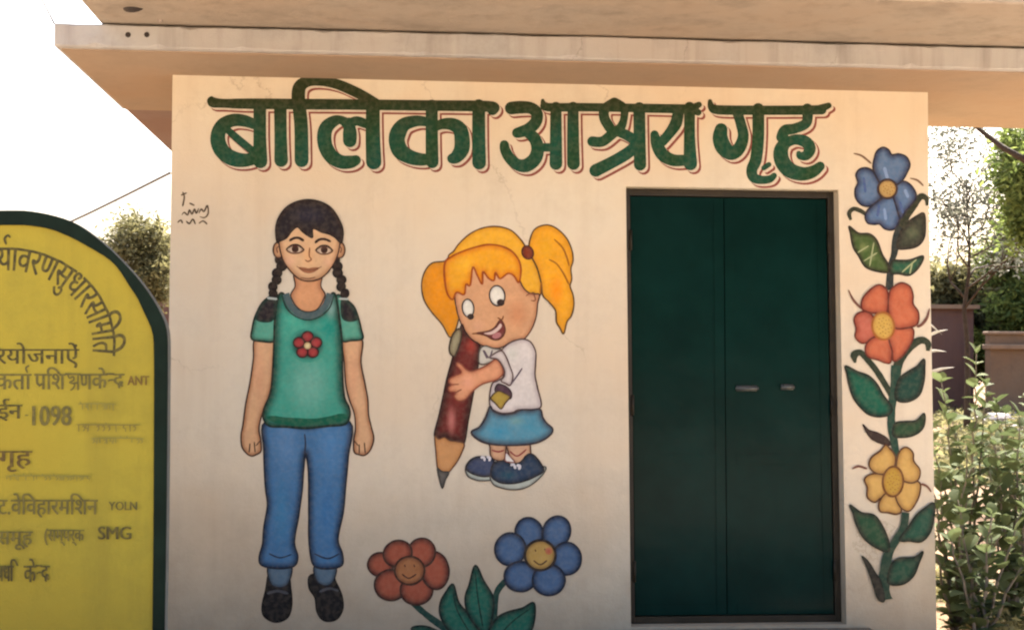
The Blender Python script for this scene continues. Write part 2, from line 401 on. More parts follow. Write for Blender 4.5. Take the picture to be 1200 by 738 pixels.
# step and floor inside
M['cement'] = plaster("cement_step", pc(120,105,92), pc(80,66,56), .5, .2)
mb = MB(); mb.box(dLb-.12, dRb+.12, -.32, -.001, GZ-.2, dB-.012, .01); inb(mb.build("door_step", M['cement']))
mb = MB(); mb.box(wx0+TH+.01, wx1-TH-.03, .20, DEPTH-TH-.01, GZ-.2, dB-.02); inb(mb.build("floor_slab", M['cement']))

# ---- door (part) with frame, leaves, bolts, hinges as sub-parts
M['door'] = mat("green_gloss_paint", (0.0028, 0.0185, 0.0155), .16, .3, 2.2, .1, 6, spec=.05)
M['frame'] = mat("dark_frame_paint", (0.022, 0.017, 0.010), .5, .35, 9, .2, 30)
M['steel'] = mat("worn_steel", (.12,.13,.125), .42, .3, 30, metal=.8)
RY = .085
door = empty("door", ((dL+dR)/2, RY, dB)); inb(door); tag(door, "dark green two-leaf steel door")
def ind(o): o.parent = door; o.matrix_parent_inverse = Matrix.Translation((-(dL+dR)/2, -RY, -dB)); return o
fw = .032
mb = MB()
def quadbox(x0b, x1b, x0t, x1t, y0, y1, z0, z1):
    return [(x0b,y0,z0),(x1b,y0,z0),(x1b,y1,z0),(x0b,y1,z0),(x0t,y0,z1),(x1t,y0,z1),(x1t,y1,z1),(x0t,y1,z1)], [(3,2,1,0),(4,5,6,7),(0,1,5,4),(1,2,6,5),(2,3,7,6),(3,0,4,7)]
g = .002
V, Fc = quadbox(dLb+g, dLb+fw, dLt+g, dLt+fw, RY-.012, RY+.05, dB+.003, dT-.003); mb.add(V, Fc)
V, Fc = quadbox(dRb-fw, dRb-g, dRt-fw, dRt-g, RY-.012, RY+.05, dB+.003, dT-.003); mb.add(V, Fc)
mb.box(dLt+fw+.001, dRt-fw-.001, RY-.012, RY+.05, dT-fw-.003, dT-.004)
mb.box(dLb+fw+.001, dRb-fw-.001, RY-.012, RY+.05, dB+.003, dB+.035)
ind(mb.build("door_frame", M['frame']))
midb, midt = X(857, 730), X(853, 230)
for sgn, (xb0, xb1, xt0, xt1) in ((-1, (dLb+fw+.003, midb-.0012, dLt+fw+.003, midt-.0012)), (1, (midb+.0012, dRb-fw-.003, midt+.0012, dRt-fw-.003))):
    mb = MB(); z0, z1 = dB+.038, dT-fw-.006
    V, Fc = quadbox(xb0, xb1, xt0, xt1, RY+.004, RY+.03, z0, z1); mb.add(V, Fc)
    lf = mb.build("door_leaf", M['door']); ind(lf)
    # welded flats round the sheet and a pressed mid rail
    mb = MB(); e = .05; f_ = RY-.001; bk = RY+.0035
    def xs(x0, x1, z): return x0+(x1-x0)*(z-z0)/(z1-z0)
    V, Fc = quadbox(xb0+.002, xb0+e, xt0+.002, xt0+e, f_, bk, z0+.003, z1-.003); mb.add(V, Fc)
    V, Fc = quadbox(xb1-e, xb1-.002, xt1-e, xt1-.002, f_, bk, z0+.003, z1-.003); mb.add(V, Fc)
    for zz in (z0+.003, z0+(z1-z0)*.36, z1-.053):
        V, Fc = quadbox(xs(xb0,xt0,zz)+e+.001, xs(xb1,xt1,zz)-e-.001, xs(xb0,xt0,zz)+e+.001, xs(xb1,xt1,zz)-e-.001, f_, bk, zz, zz+.05); mb.add(V, Fc)
    ind(mb.build("door_rail", M['door']))
# sliding bolt and pull handle
for px, py, ln in ((876, 455, .115), (923.5, 453.5, .07)):
    c = at(px, py, RY-.02); mb = MB(); mb.tube([(c.x-ln/2, RY-.014, c.z), (c.x+ln/2, RY-.014, c.z)], .0065, 10)
    for s_ in (-.36, .36): mb.tube([(c.x+ln*s_, RY-.014, c.z), (c.x+ln*s_, RY+.006, c.z)], .005, 8)
    mb.box(c.x-ln*.45, c.x+ln*.45, RY-.004, RY-.002, c.z-.014, c.z+.014)
    ind(mb.build("sliding_bolt" if ln > .1 else "pull_handle", M['steel'], None, True))
for zf in (.12, .5, .88):
    for sg in (0, 1):
        z_ = dB+(dT-dB)*zf; xx = (dLb+(dLt-dLb)*zf+fw) if sg == 0 else (dRb+(dRt-dRb)*zf-fw)
        mb = MB(); mb.tube([(xx, RY-.018, z_-.05), (xx, RY-.018, z_+.05)], .007, 8); ind(mb.build("hinge", M['frame'], None, True))

# ================================================================== PAINTINGS ON THE WALL
DK = pc(42, 28, 24)
def group_empty(name, px, py, label):
    v = at(px, py); e = empty(name, (v.x, 0, v.z)); inb(e); tag(e, label)
    e['_off'] = 0
    return e, Matrix.Translation((-v.x, 0, -v.z))
class Sub:
    """collects painted pieces under one part of the building"""
    def __init__(s, name, px, py, label, Y=0.0, cv=None):
        s.e, s.inv = group_empty(name, px, py, label); s.cv = cv or Canvas(0.0, M['paint'])
        del s.e['_off']
    def fix(s, o): o.parent = s.e; o.matrix_parent_inverse = s.inv; return o
    def shape(s, name, *a, **k): return s.fix(s.cv.shape(name, a[0], a[1], None, *a[2:], **k))
    def line(s, name, pts, w, c, **k):
        if isinstance(pts[0][0], (tuple, list)) and name != "seed_marks":
            for p in pts: s.fix(s.cv.line(name.rstrip('s') if name != "face_marks" else "face_mark", p, w, c, None, **k))
            return
        o = s.fix(s.cv.line(name, pts, w, c, None, **k))
        if name == "seed_marks": tag(o, kind="stuff")
    def strokes(s, name, L, f, **k): return s.fix(s.cv.strokes(name, L, f, None, **k))
def ell(cx, cy, rx, ry, n=14, rot=0):
    return [(cx+rx*math.cos(2*math.pi*i/n)*math.cos(rot)-ry*math.sin(2*math.pi*i/n)*math.sin(rot), cy+rx*math.cos(2*math.pi*i/n)*math.sin(rot)+ry*math.sin(2*math.pi*i/n)*math.cos(rot)) for i in range(n)]

# ---- lettering
BA = [[(298,146,12),(287,142,14),(274,141,15),(262,146,16),(256,156,17),(256,168,18),(262,179,18),(273,186,18),(286,188,16),(298,186,14)],
      [(265,151,8),(280,164,9),(297,178,9)], [(304.5,124,15),(304.5,160,15),(305,189,17)]]
AA1 = [[(328.5,124,15),(329,160,14.5),(329.5,188,16)]]
LI = [[(353.5,188,16.5),(353,150,16),(351,128,16),(349.5,112,16),(352,101,15),(362,95.5,12.5),(378,95.5,11.5),(395,99,12),(412,106,12.5),(428,114,12),(441,122,12)]]
LA = [[(408,146,14),(400,141,10),(392,142,13),(383,149,16),(380,160,17),(382,173,17),(389,184,17),(400,190,16),(411,190,15),(417,188,12)],
      [(409,144,12),(410,155,16),(410,165,16)], [(409,146,12),(417,142,11),(425,144,11),(433,148,9)], [(437,122,16),(437,160,17),(438,190,18)]]
KA = [[(500,143,11),(488,142,13),(474,146,16),(467,155,19),(465,165,19),(469,177,19),(480,184,17),(492,187,15),(502,187,13)],
      [(506,124,14),(506,160,14.5),(506.5,190,15)], [(506,152,9),(517,146,12),(530,146,15),(539,152,17),(541.5,163,18),(541,175,18),(535,184,15),(530,186,12)]]
AA2 = [[(561,124,15),(561,160,15.5),(561.5,191,16)]]
HL1 = [[(248,116,6),(249,120,12),(262,121.5,10.5),(300,122,12.5),(420,123,12.5),(500,124,12.5),(572,125,13),(577,129,13)]]
A_ = [[(599,127,15),(610,126,15),(622,127,14),(629,133,14),(628,143,14),(620,151,14),(610,155,13),(606,156,12)],
      [(616,154,12),(626,162,14),(630,174,15),(627,186,16),(617,194,16),(606,193,14),(597,185,13),(592,176,12),(591,170,11)],
      [(628,173,10),(650,173,10)], [(651.5,126,13),(651.5,160,14),(651.5,192,15)]]
AA3 = [[(671.5,126,13),(671.5,160,14),(672,192,15)]]
SHRA = [[(720,121,13),(709,128,12),(708,138,12),(714,149,12),(719,155,11)], [(720,121,13),(731,127,10),(731,140,9),(727,150,11),(719,156,12),(706,166,12),(694,166,12)],
        [(719,153,11),(733,158,12),(744,166,12),(749,178,10)], [(750,167,13),(735,180,14),(716,191,14),(698,200,15)], [(749,127,14),(749.5,160,14),(750,193,14.5)]]
YA = [[(795,131,13),(792,145,14),(784,157,12),(776,166,12)], [(767,158,10),(770,170,14),(777,182,15),(789,188,14),(803,188,13)], [(808,126,13),(808,160,13),(809,192,16)]]
HL2 = [[(636,118,4),(637,122,7),(642,126,10),(680,126,10),(720,126.5,10),(800,128,11),(812,128,12)], [(810,128,10),(819,123,7)], [(810,128,10),(818,132,8)]]
GA = [[(845,152,15),(844,162,18),(848,173,19),(857,180,16),(866,174,15),(871,160,13),(868,145,12),(864,132,12)], [(888.5,128,14),(888.5,160,14),(886,186,14),(881,199,13),(883,208,12),(892,211,10),(902,210,9),(907,206,7)], [(895,197,6),(901,193,6)]]
HA = [[(946,128,13),(945,144,12),(931,151,12),(920,153,13),(916,161,13)], [(918,170,12),(930,164,12),(943,166,14),(949,174,14),(945,182,12),(938,183,9),(936,180,6)],
      [(921,165,13),(915,177,17),(917,190,18),(926,200,18),(941,204,16),(953,201,14),(961,195,11)]]
HL3 = [[(832,119,5),(834,126,9),(842,129,11),(880,129.5,11),(930,129.5,11),(963,129,11)], [(961,128,10),(971,124,7)]]
letter_words = (("painted_word", 410, 150, "large dark green first word of the heading", (BA, AA1, LI, LA, KA, AA2), HL1),
                ("painted_word", 705, 160, "large dark green middle word of the heading", (A_, AA3, SHRA, YA), HL2),
                ("painted_word", 900, 160, "large dark green last word of the heading", (GA, HA), HL3))
def green(x, y):
    t = min(1, max(0, (y-118)/40)); n_ = .5+.5*math.sin(x*.11+y*.05)*math.cos(x*.043)
    a = np.array(pc(34, 42, 14)[:3]); b = np.array(pc(14, 66, 50)[:3]); c_ = np.array(pc(20, 58, 30)[:3])
    return a*(1-t) + (b*n_+c_*(1-n_))*t
for nm, px, py, lab, letters, hl in letter_words:
    S = Sub(nm, px, py, lab)
    rim = np.array(pc(128, 62, 54)[:3]); lite = np.array(pc(206, 182, 162)[:3])
    allst = [s_ for L_ in letters for s_ in L_] + hl
    S.strokes("letter_shadow", allst, lambda x, y: rim, dx=4.3, dy=4.3, grow=.35)
    S.strokes("letter_rim", allst, lambda x, y: lite, dx=2.6, dy=2.6, grow=-.3)
    for L_ in letters: S.strokes("letter", L_, green)
    S.strokes("head_line", hl, green)

# ---- standing girl
S = Sub("painted_girl", 361, 480, "painted standing girl with black braids, teal top and blue trousers")
skin = pc(208, 154, 114); skin_e = pc(156, 98, 66); hair = pc(34, 26, 30); ln = pc(60, 34, 26)
jean = pc(66, 104, 142); jean_e = pc(26, 42, 66)
for pts in ([(317,668),(311,692),(307,710),(309,721),(318,727.5),(328,728),(338,722),(342,708),(341,690),(337,672)],
            [(364,673),(362,688),(369,700),(371,715),(377,725),(386,727.5),(396,724),(402,712),(401,698),(394,682),(388,673)]):
    S.shape("shoe", pts, pc(24,20,22), edge=pc(10,8,10), ew=5, line=pc(10,8,10))
for pts in ([(315,662),(317,683),(328,688),(338,683),(341,662)], [(369,662),(371,680),(382,686),(391,680),(393,662)]):
    S.shape("sock", pts, pc(84,100,116), edge=pc(44,52,64), ew=5, line=pc(28,28,34))
S.line("shoe_strap", [[(313,695),(325,692),(338,695)], [(374,693),(386,689),(397,692)]], 3, pc(70,66,70))
S.shape("trousers", [(311,494),(309.5,526),(310,553),(311.6,575),(313.5,592),(309.5,616),(308,636),(304,652),(307,662),(325.6,665.5),(344,663),(349,652),(345,634),(350,604),(354,575),(355.5,552),(358,531),(361.5,552),(362,580),(362,604),(362,626),(364,650),(369,663),(384,666),(400.5,662),(401,648),(396,631),(402,600),(405,570),(408,535),(410,494),(360,499)],
        jean, edge=jean_e, ew=9, line=pc(24,30,44), lw=2.2, glow=((335,520,22,60,pc(86,120,158)),(385,520,20,60,pc(76,118,160)),(330,600,14,60,pc(60,112,150)),(383,600,14,60,pc(58,104,148))))
S.line("trouser_seam", [[(357,531),(358,520),(357,508)],[(315,648),(328,653),(342,649)],[(368,648),(384,654),(398,648)]], 1.8, pc(30,40,60))
S.shape("arm", [(299,397),(297,420),(293,448),(288,473),(285,496),(282.5,510),(283.5,523),(289,531),(294.7,534),(300,532.5),(306,528),(305.5,515),(303.5,502),(307,486),(313.6,469),(319,448),(321.5,424),(322,397)], skin, edge=skin_e, ew=6, line=ln, lw=1.8, glow=((304,440,10,50,pc(212,150,112)),))
S.shape("arm", [(402,397),(403.5,424),(405,448.5),(409,467),(415,484),(416.5,502),(414.5,515),(415,529),(421,532.5),(427.5,533),(434,527),(438,514),(435.5,501),(432,486),(431,467),(427.5,448.5),(423,424),(424,397)], skin, edge=skin_e, ew=6, line=ln, lw=1.8, glow=((414,440,10,50,pc(212,150,112)),))
S.line("finger_lines", [[(293,519),(292,530)],[(298,517),(299,530)],[(421,520),(421,531)],[(427,518),(428,531)],[(305,516),(300,522)],[(415,516),(420,522)]], 1.5, ln)
S.shape("neck", [(346,318),(346,335),(341,345),(343,358),(352,367),(361,369),(371,367),(379,357),(381,345),(376,335),(376,318)], pc(206,140,98), edge=pc(165,104,72), ew=7, line=ln, lw=1.4)
teal = pc(62,142,122); teal_e = pc(18,58,46)
for pts in ([(326,346),(310,352),(300,368),(295.5,385),(295,397),(308,400),(322,399),(326,380)], [(394,346),(412,356),(419,369),(423.5,386),(425,397),(412,399),(401,399),(396,380)]):
    S.shape("sleeve", pts, pc(84,146,124), edge=teal_e, ew=6, line=pc(16,34,26), lw=2.2)
S.shape("shirt", [(332,344),(326,348),(322,375),(321,404),(320,430),(317.5,458),(313,470),(309,481),(309,491),(316,499),(335,500),(359,501.5),(384,499),(404,497),(410,487),(409,477),(403.5,465),(401.5,439),(401,404),(398,375),(394,348),(389,344),(382,359),(372,367),(361,370),(350,367),(340,358)],
        teal, edge=teal_e, ew=13, line=pc(16,34,26), lw=2.4, glow=((362,450,34,50,pc(104,158,140)),(345,380,22,26,pc(70,158,134)),(388,362,8,18,pc(120,150,140)),(385,385,16,20,pc(20,128,112))))
S.line("shirt_hem", [[(313,489),(335,493),(360,494),(386,492),(407,487)]], 9, pc(10,84,62))
S.line("collar", [[(335,344),(340,357),(349,366.5),(361,370),(373,366.5),(382,357),(387,344)]], 7.5, pc(72,86,88), taper=False)
S.line("collar_edge", [[(340,345),(345,356),(352,363),(361,365.5),(371,363),(377,355),(381,345)], [(330,346),(336,361),(347,371),(361,375),(375,371),(386,361),(391,347)]], 1.6, pc(34,40,40))
for pts in ([(310,352),(323,350),(323,368),(318,377),(304,377),(299,370)], [(400,350),(411,356),(418,368),(419,375),(408,377),(400,371)]):
    S.shape("braid_end", pts, hair, edge=pc(24,46,38), ew=5)
for side, pth in ((-1, [(330,304),(329,312),(326,320),(323,328),(321,336),(319,344)]), (1, [(393,304),(394,312),(397,320),(399,328),(401,336),(403,344)])):
    for i, (x, y) in enumerate(pth):
        S.shape("braid_knot", ell(x+(1.2 if i % 2 else -1.2), y, 6.6-.35*i, 5.6, 10, .4*side), pc(40,26,22), edge=pc(22,16,16), ew=3, line=pc(18,12,12), lw=1)
    S.line("hair_tie", [[(pth[-1][0]-6, 349.5+side*.5),(pth[-1][0]+6, 350.5)]], 2.6, pc(176,172,164))
for cx, s_ in ((326.5,-1),(398,1)):
    S.shape("ear", ell(cx, 293, 6.3, 9.5), pc(190,136,98), edge=pc(140,90,62), ew=4, line=ln, lw=1.5)
    S.line("ear_line", [[(cx-1.5*s_,288),(cx+2*s_,291),(cx+1*s_,297)]], 1.6, pc(110,62,44))
S.shape("face", [(326,268),(327,285),(329.5,298),(334,309),(342,319.5),(351,327),(361,329.5),(373,327.5),(383,320.5),(390.5,310),(396,298),(398.5,285),(400,268),(362,250)], pc(212,162,122), edge=pc(172,118,84), ew=7, line=ln, lw=1.7, glow=((361,300,10,16,pc(216,158,112)),(340,306,10,10,pc(216,160,128)),(384,307,10,9,pc(218,162,128))))
S.shape("hair", [(324.5,284),(323,269),(326,256),(335,243.5),(347.5,236.5),(361.6,234),(375.7,236.5),(388,243.5),(397,256),(402,269),(401,284),(398,284),(393,279),(386,275),(377,272.5),(367,268.5),(366.5,278.5),(360,276),(354,271.5),(348.5,266.5),(342,271.5),(336,279),(328,283)], hair, edge=pc(42,26,22), ew=6, line=pc(28,20,18), lw=1.4, smooth=True, glow=((362,252,30,14,pc(40,34,46)),))
for cx, cy, w_ in ((346,292.2,10),(380,293.2,9.6)):
    S.shape("eye", [(cx-w_,cy+.5),(cx-w_*.4,cy-4),(cx+w_*.4,cy-4),(cx+w_,cy+1),(cx+w_*.4,cy+4.4),(cx-w_*.4,cy+4.6)], pc(206,176,152), edge=pc(120,76,52), ew=2, line=pc(84,46,32), lw=1.5)
    S.shape("iris", ell(cx,cy-.3,4.2,4.2,10), pc(44,22,16), edge=pc(80,40,26), ew=2)
    S.line("eyelid", [[(cx-w_-1,cy+.5),(cx-w_*.4,cy-4.8),(cx+w_*.4,cy-4.8),(cx+w_+1,cy+1)]], 2, pc(50,26,20))
S.line("eyebrow", [[(339,282.5),(344,279.5),(350,279),(356.5,282.5)],[(369,285),(374,281),(381,280.5),(388,283.5)]], 3.2, pc(48,26,20))
S.line("nose", [[(363,290),(362.5,300),(365,304),(361,306.5),(357.5,304.5)]], 1.7, pc(124,74,50))
S.shape("mouth", [(350,313.6),(356,313.4),(361.5,314.4),(367,313.4),(374.5,314),(368.5,318.6),(361.8,320.2),(355,318.4)], pc(166,100,66), edge=pc(134,74,50), ew=2.5)
S.line("lip_line", [[(347.5,312),(354,315.6),(362,316.8),(370,315.6),(377.5,312.2)],[(352,325.5),(361,326.5),(370,325)]], 1.1, pc(100,56,38))
S.shape("flower_halo", ell(360.5,404.5,22,20,16), pc(30,62,52), edge=teal, ew=9)
for k in range(5):
    a = -math.pi/2+k*2*math.pi/5; S.shape("petal", ell(360.5+10.5*math.cos(a), 404.5+10*math.sin(a), 6.6, 6.2, 10), pc(160,52,52), edge=pc(84,26,28), ew=3.5, line=pc(42,20,20), lw=1.6)
S.shape("flower_eye", ell(360.5,405,4.2,4.2,10), pc(214,190,140), edge=pc(170,120,80), ew=2)

# ---- girl hugging a pencil
S = Sub("painted_schoolgirl", 585, 420, "painted blonde girl with pigtails hugging a giant brown pencil")
yel = pc(226,150,28); yel2 = pc(214,128,14); ylin = pc(128,62,14); dl = pc(72,40,32)
S.shape("pigtail", [(530,300),(521,306),(506,308.5),(497,320),(494,335),(497,351.6),(506,366),(518,380),(527,395),(533,388),(537,376),(540,360),(530,340)], yel2, edge=pc(196,122,30), ew=7, line=pc(84,58,30), lw=1.8, glow=((513,345,13,34,pc(226,134,10)),))
S.shape("hair_back", [(526.7,303),(532,294),(539,284.5),(551,274),(565,267.5),(581.6,265.5),(598,269.5),(610,280.5),(617,291),(624,303),(631,319),(634,331),(633,346),(624,343),(617,347.5),(610.5,343.6),(600,330),(560,320)], pc(226,158,40), edge=pc(206,136,30), ew=6, line=pc(92,56,24), lw=1.8)
S.shape("face", [(533,345),(535,362),(538,373),(544,387.6),(552,397),(565,404.7),(581,408),(590,406),(598,401),(608,398),(615.4,396),(623.6,384.4),(628.5,370),(630,356),(632,345),(622,344),(612,335),(600,308),(575,300),(550,306),(538,325)], pc(206,146,106), edge=pc(176,112,78), ew=6, line=dl, lw=1.7, glow=((606,368,18,24,pc(198,128,88)),(560,382,12,12,pc(214,152,116))))
S.line("ear_line", [[(616,347),(621,344),(626,346),(627,352),(622,352)]], 1.5, pc(120,60,36))
S.shape("fringe", [(520.7,311),(528.8,301),(545,293.5),(561,288.6),(573.5,286.6),(588,288.6),(600,294.7),(608,305),(610.5,317),(608,331),(602,323),(595,320.5),(586,326.5),(580.6,319.5),(579,328.5),(572.5,326),(566,318.5),(565,333),(559,322),(554,313),(551,334),(546,333),(544,345),(535,342.5),(530,351),(523,340)], yel, edge=pc(210,116,12), ew=8, line=pc(150,64,10), lw=2.2, glow=((545,310,18,14,pc(238,166,40)),(590,305,16,12,pc(232,150,26))))
S.shape("ponytail", [(620,286),(626,269.5),(639,263.8),(651,267),(663.4,278.5),(670,292.7),(671.5,305),(669,315),(670,327),(668,335.4),(671.5,345.6),(672.5,357.8),(669.5,370),(664.4,377),(660.5,391),(656,384),(652,377),(651,364),(643,353.7),(636,346),(634,331),(629,313),(622,299)], yel, edge=pc(206,130,24), ew=7, line=pc(84,56,24), lw=1.9, glow=((652,340,12,26,pc(238,134,8)),(640,290,12,20,pc(222,152,26))))
S.line("hair_strand", [[(649,280),(659,290),(664,301),(667,312)],[(643,304),(652,309),(660,320),(667,334)],[(634,331),(633,344)]], 2, pc(150,84,14))
S.shape("hair_tie", ell(618.3,296,6.6,8,10,-.4), pc(122,46,22), edge=pc(84,30,16), ew=4, line=pc(70,26,14))
for cx, cy, rx, ry, qx, qy, qr in ((548.5,361,6.8,10.5,551.5,371,4),(582.6,346.5,9,11.8,586.7,354.5,4.6)):
    S.shape("eye", ell(cx,cy,rx,ry,14,-.12), pc(222,206,192), edge=pc(176,160,150), ew=3, line=pc(60,46,44), lw=1.8)
    S.shape("pupil", ell(qx,qy,qr,qr*.9,9), pc(44,28,26))
S.shape("mouth", [(558,390.5),(566,389),(574,387),(580,383),(586,375),(590,379),(592,386),(590,393),(584,398),(577,397.5),(570,393.5),(563,391.5)], pc(112,48,44), edge=pc(76,32,28), ew=2.5, line=pc(88,40,26), lw=1.6)
S.shape("teeth", [(567,390.5),(575,388.5),(582,384),(586,379),(588,382),(583,388),(575,392)], pc(206,170,158))
S.shape("tongue", ell(582,393,5.5,3.4,9,-.3), pc(170,104,104))
S.line("cheek_line", [[(583,372),(588,374.5),(590,370)],[(553,391),(559,390.5)]], 1.7, pc(110,60,30))
br = pc(104,34,28)
S.shape("pencil", [(541,380),(535,400),(530,420),(524,442),(519,465),(514,488),(509,509),(514,513),(521,511),(527,515),(536,516),(544,519),(549,492),(555,460),(560,430),(563,406),(553,398),(545,388)], br, edge=pc(52,20,16), ew=11, line=pc(40,16,14), lw=1.6, glow=((552,405,9,16,pc(150,52,40)),(529,492,7,22,pc(186,104,94)),(536,455,7,30,pc(128,40,30))))
S.shape("eraser", [(538,385),(531,391),(527,403),(527,413),(532.5,417),(538,405),(541,392)], pc(150,134,104), edge=pc(92,70,50), ew=4, line=pc(54,42,32), lw=1.8)
S.shape("pencil_wood", [(509.5,511),(514,514),(521,512),(527,516),(536,517),(544,520),(541,530),(536,540),(530,548),(525,553),(516,551),(512.5,547),(511,530)], pc(196,134,84), edge=pc(170,108,62), ew=5, line=pc(92,52,32), lw=1.7)
S.shape("pencil_lead", [(512.5,548),(518,552),(526,553),(522,562),(518.5,572),(515,562)], pc(96,86,80), edge=pc(60,54,50), ew=3, line=pc(46,40,38), lw=1.2)
S.shape("collar", [(562,410),(568,405),(578,408),(588,410),(582,418),(575,424),(566,427),(561,424)], pc(196,180,166), edge=pc(150,136,124), ew=3, line=pc(74,60,54), lw=1.6)
S.shape("blouse", [(588,410),(597.6,401.5),(607,398),(614,397.3),(622,401),(627.6,412),(627.5,426),(627,440),(630,455),(634,476),(620,480),(607,480),(601,483),(588,484),(578,480),(574,475),(574,461),(577,449),(583,446),(590,440),(586,420)], pc(212,192,184), edge=pc(176,154,150), ew=7, line=pc(78,54,52), lw=1.8, glow=((600,415,12,14,pc(206,192,180)),))
S.shape("leg", [(572,516),(574,523),(576,536),(590,539),(593,523),(592,516)], pc(198,146,112), edge=pc(140,96,72), ew=4, line=dl, lw=1.5)
S.shape("leg", [(592,516),(594,524),(598,536),(606,543),(624,540),(622,530),(618,516)], pc(200,150,118), edge=pc(140,96,72), ew=4, line=dl, lw=1.5)
S.line("sock_line", [[(576,527),(584,529),(591,527)],[(597,528),(606,534),(617,526)]], 1.8, pc(140,56,52))
S.shape("skirt", [(574,476),(578,481),(588,485),(601,484),(610.6,480),(622,480),(633,479.5),(636,489),(641,496),(647.5,502),(645,509),(633,517),(617,520.5),(591,521.5),(570,519),(557,512.5),(552.5,505.5),(561.8,500),(569,489)], pc(84,132,150), edge=pc(62,72,84), ew=9, line=pc(48,40,46), lw=2.3, glow=((585,505,16,12,pc(64,134,160)),(622,500,14,14,pc(70,130,150)),(605,493,14,8,pc(108,140,140))))
navy = pc(44,58,78)
S.shape("shoe_sole", [(546,548),(548,557),(556,561.5),(566,563),(578,561),(580,552),(560,548)], pc(170,168,156), edge=pc(120,112,104), ew=3, line=pc(64,56,54), lw=1.5)
S.shape("shoe", [(546,548.6),(549,541),(556,536),(565,534.5),(577,537),(580,548),(578,556),(566,558),(553,554.5)], pc(60,66,90), edge=pc(30,34,48), ew=5, line=pc(32,28,34), lw=1.8)
S.shape("shoe_sole", [(575.5,556),(578,567),(588,571.5),(600,573.5),(613,572),(625,566),(638,553),(636,546),(600,556)], pc(172,168,156), edge=pc(120,112,104), ew=3, line=pc(64,56,54), lw=1.5)
S.shape("shoe", [(575.6,557.5),(577,545),(583,540.5),(592,540),(600,544),(610,541),(617,533),(624,532),(631.7,540),(637,551),(627,558),(615,563),(602,566),(586,565)], navy, edge=pc(26,34,48), ew=6, line=pc(30,26,32), lw=1.9, glow=((595,556,14,8,pc(40,72,86)),))
for pts in ([(563,536),(567,535.5),(568,540)],[(570,535),(574,536),(573,540)],[(598,545),(602,544),(604,549)],[(605,545),(609,545.5),(608,550)]):
    S.line("shoelace", [pts], 3, pc(206,190,190))
S.shape("sock_flap", [(593,530),(597,534),(603,541),(597,541),(592,539)], pc(214,198,190), line=pc(120,60,56), lw=1.2)
S.shape("arm", [(588,429),(581,421),(571,427.5),(555,434.5),(547,433),(541,427),(536,424.5),(535,428),(540.6,436),(533,440),(527,443.5),(526,448),(529,450.5),(525.5,454),(527,458.5),(534,459.5),(532,464.5),(537,469.5),(545.5,467.5),(554,458),(565,450),(581,445),(589,438)], pc(214,142,104), edge=pc(176,100,70), ew=5, line=pc(128,62,44), lw=1.6, glow=((548,448,12,12,pc(222,148,116)),))
S.line("finger_lines", [[(529,450.5),(538,450)],[(534,459.5),(541,456)]], 1.4, pc(128,62,44))
S.shape("cuff", [(574,419),(581,413),(588,411),(593,418),(597,428),(601,440),(598,451),(592,449),(587,446),(591,440),(590,431),(583,421)], pc(206,184,176), edge=pc(160,140,136), ew=4, line=pc(84,58,56), lw=1.7)
S.line("blouse_fold", [[(612,431),(606,440),(598,451)],[(567,410),(573,419),(577,410)],[(571,420),(566,410)]], 2.0, pc(92,74,84))
S.shape("tie", [(583,450),(592,452),(599,459),(598,467),(588,466),(580,458)], pc(78,48,62), edge=pc(48,30,40), ew=3, line=pc(48,30,36), lw=1.4)
S.shape("tie_end", [(583,458),(592,461),(597.5,465),(592,472),(587,479),(580,472),(575,466)], pc(168,134,54), edge=pc(128,96,40), ew=3, line=pc(70,48,32), lw=1.5)

# ---- flower pair below the girls
S = Sub("painted_flower_pair", 560, 690, "painted orange and blue flowers with faces on green leaves")
gl = pc(34,92,74); gl_e = pc(16,44,36); gln = pc(12,28,24)
S.line("stem", [[(484,706,7),(500,720,8),(518,733,8),(545,752,8)],[(597,676,6),(584,690,7),(580,706,7),(578,740,8)]], 7, pc(24,56,48), taper=False)
for pts in ([(531,684),(522,694),(516,706),(516,720),(524,736),(540,752),(566,758),(564,742),(552,722),(538,706)],
            [(557,662),(550,684),(545,700),(548,718),(560,736),(571,744),(577,722),(578,700),(567,680)],
            [(626,706),(612,712),(594,717),(582,724),(572,740),(570,758),(592,760),(614,750),(625,732)],
            [(482,736),(497,733),(515,740),(540,757),(515,762),(495,750)]):
    S.shape("leaf", pts, gl, edge=gl_e, ew=8, line=gln, lw=2.2)
S.line("leaf_vein", [[(557,670),(560,700),(566,735)],[(531,692),(536,715),(555,748)],[(622,712),(598,730),(578,754)]], 1.6, gl_e)
op = pc(158,76,54); ope = pc(84,38,30)
for (cx, cy, rx, ry, r_) in ((446,661,15,14,0),(458,685,19,18,0),(488,691,19,17,0),(510,668,16,22,-.1),(494,647,16,17,.3),(466,648,17,15,-.4)):
    S.shape("petal", ell(cx,cy,rx,ry,16,r_), op, edge=ope, ew=8, line=pc(56,28,22), lw=2.2)
S.shape("flower_face", ell(480,668,17.5,16.5,18), pc(160,98,60), edge=pc(110,60,38), ew=6, line=pc(60,32,22), lw=2.4)
S.line("face_marks", [[(471,672),(479,677),(488,672)],[(474,661),(475,664)],[(485,661),(486,664)]], 1.8, pc(70,34,24))
bp_ = pc(72,92,122); bpe = pc(32,44,66)
for (cx, cy, rx, ry, r_) in ((620,624,16,18,-.3),(598,643,18,19,.15),(652,623,16,19,.35),(664,654,17,19,0),(610,675,19,17.5,0),(643,679,19,18,0)):
    S.shape("petal", ell(cx,cy,rx,ry,16,r_), bp_, edge=bpe, ew=8, line=pc(28,32,46), lw=2.4)
S.shape("flower_face", ell(633,650,18,17.5,18), pc(176,134,72), edge=pc(120,84,46), ew=6, line=pc(40,30,26), lw=3)
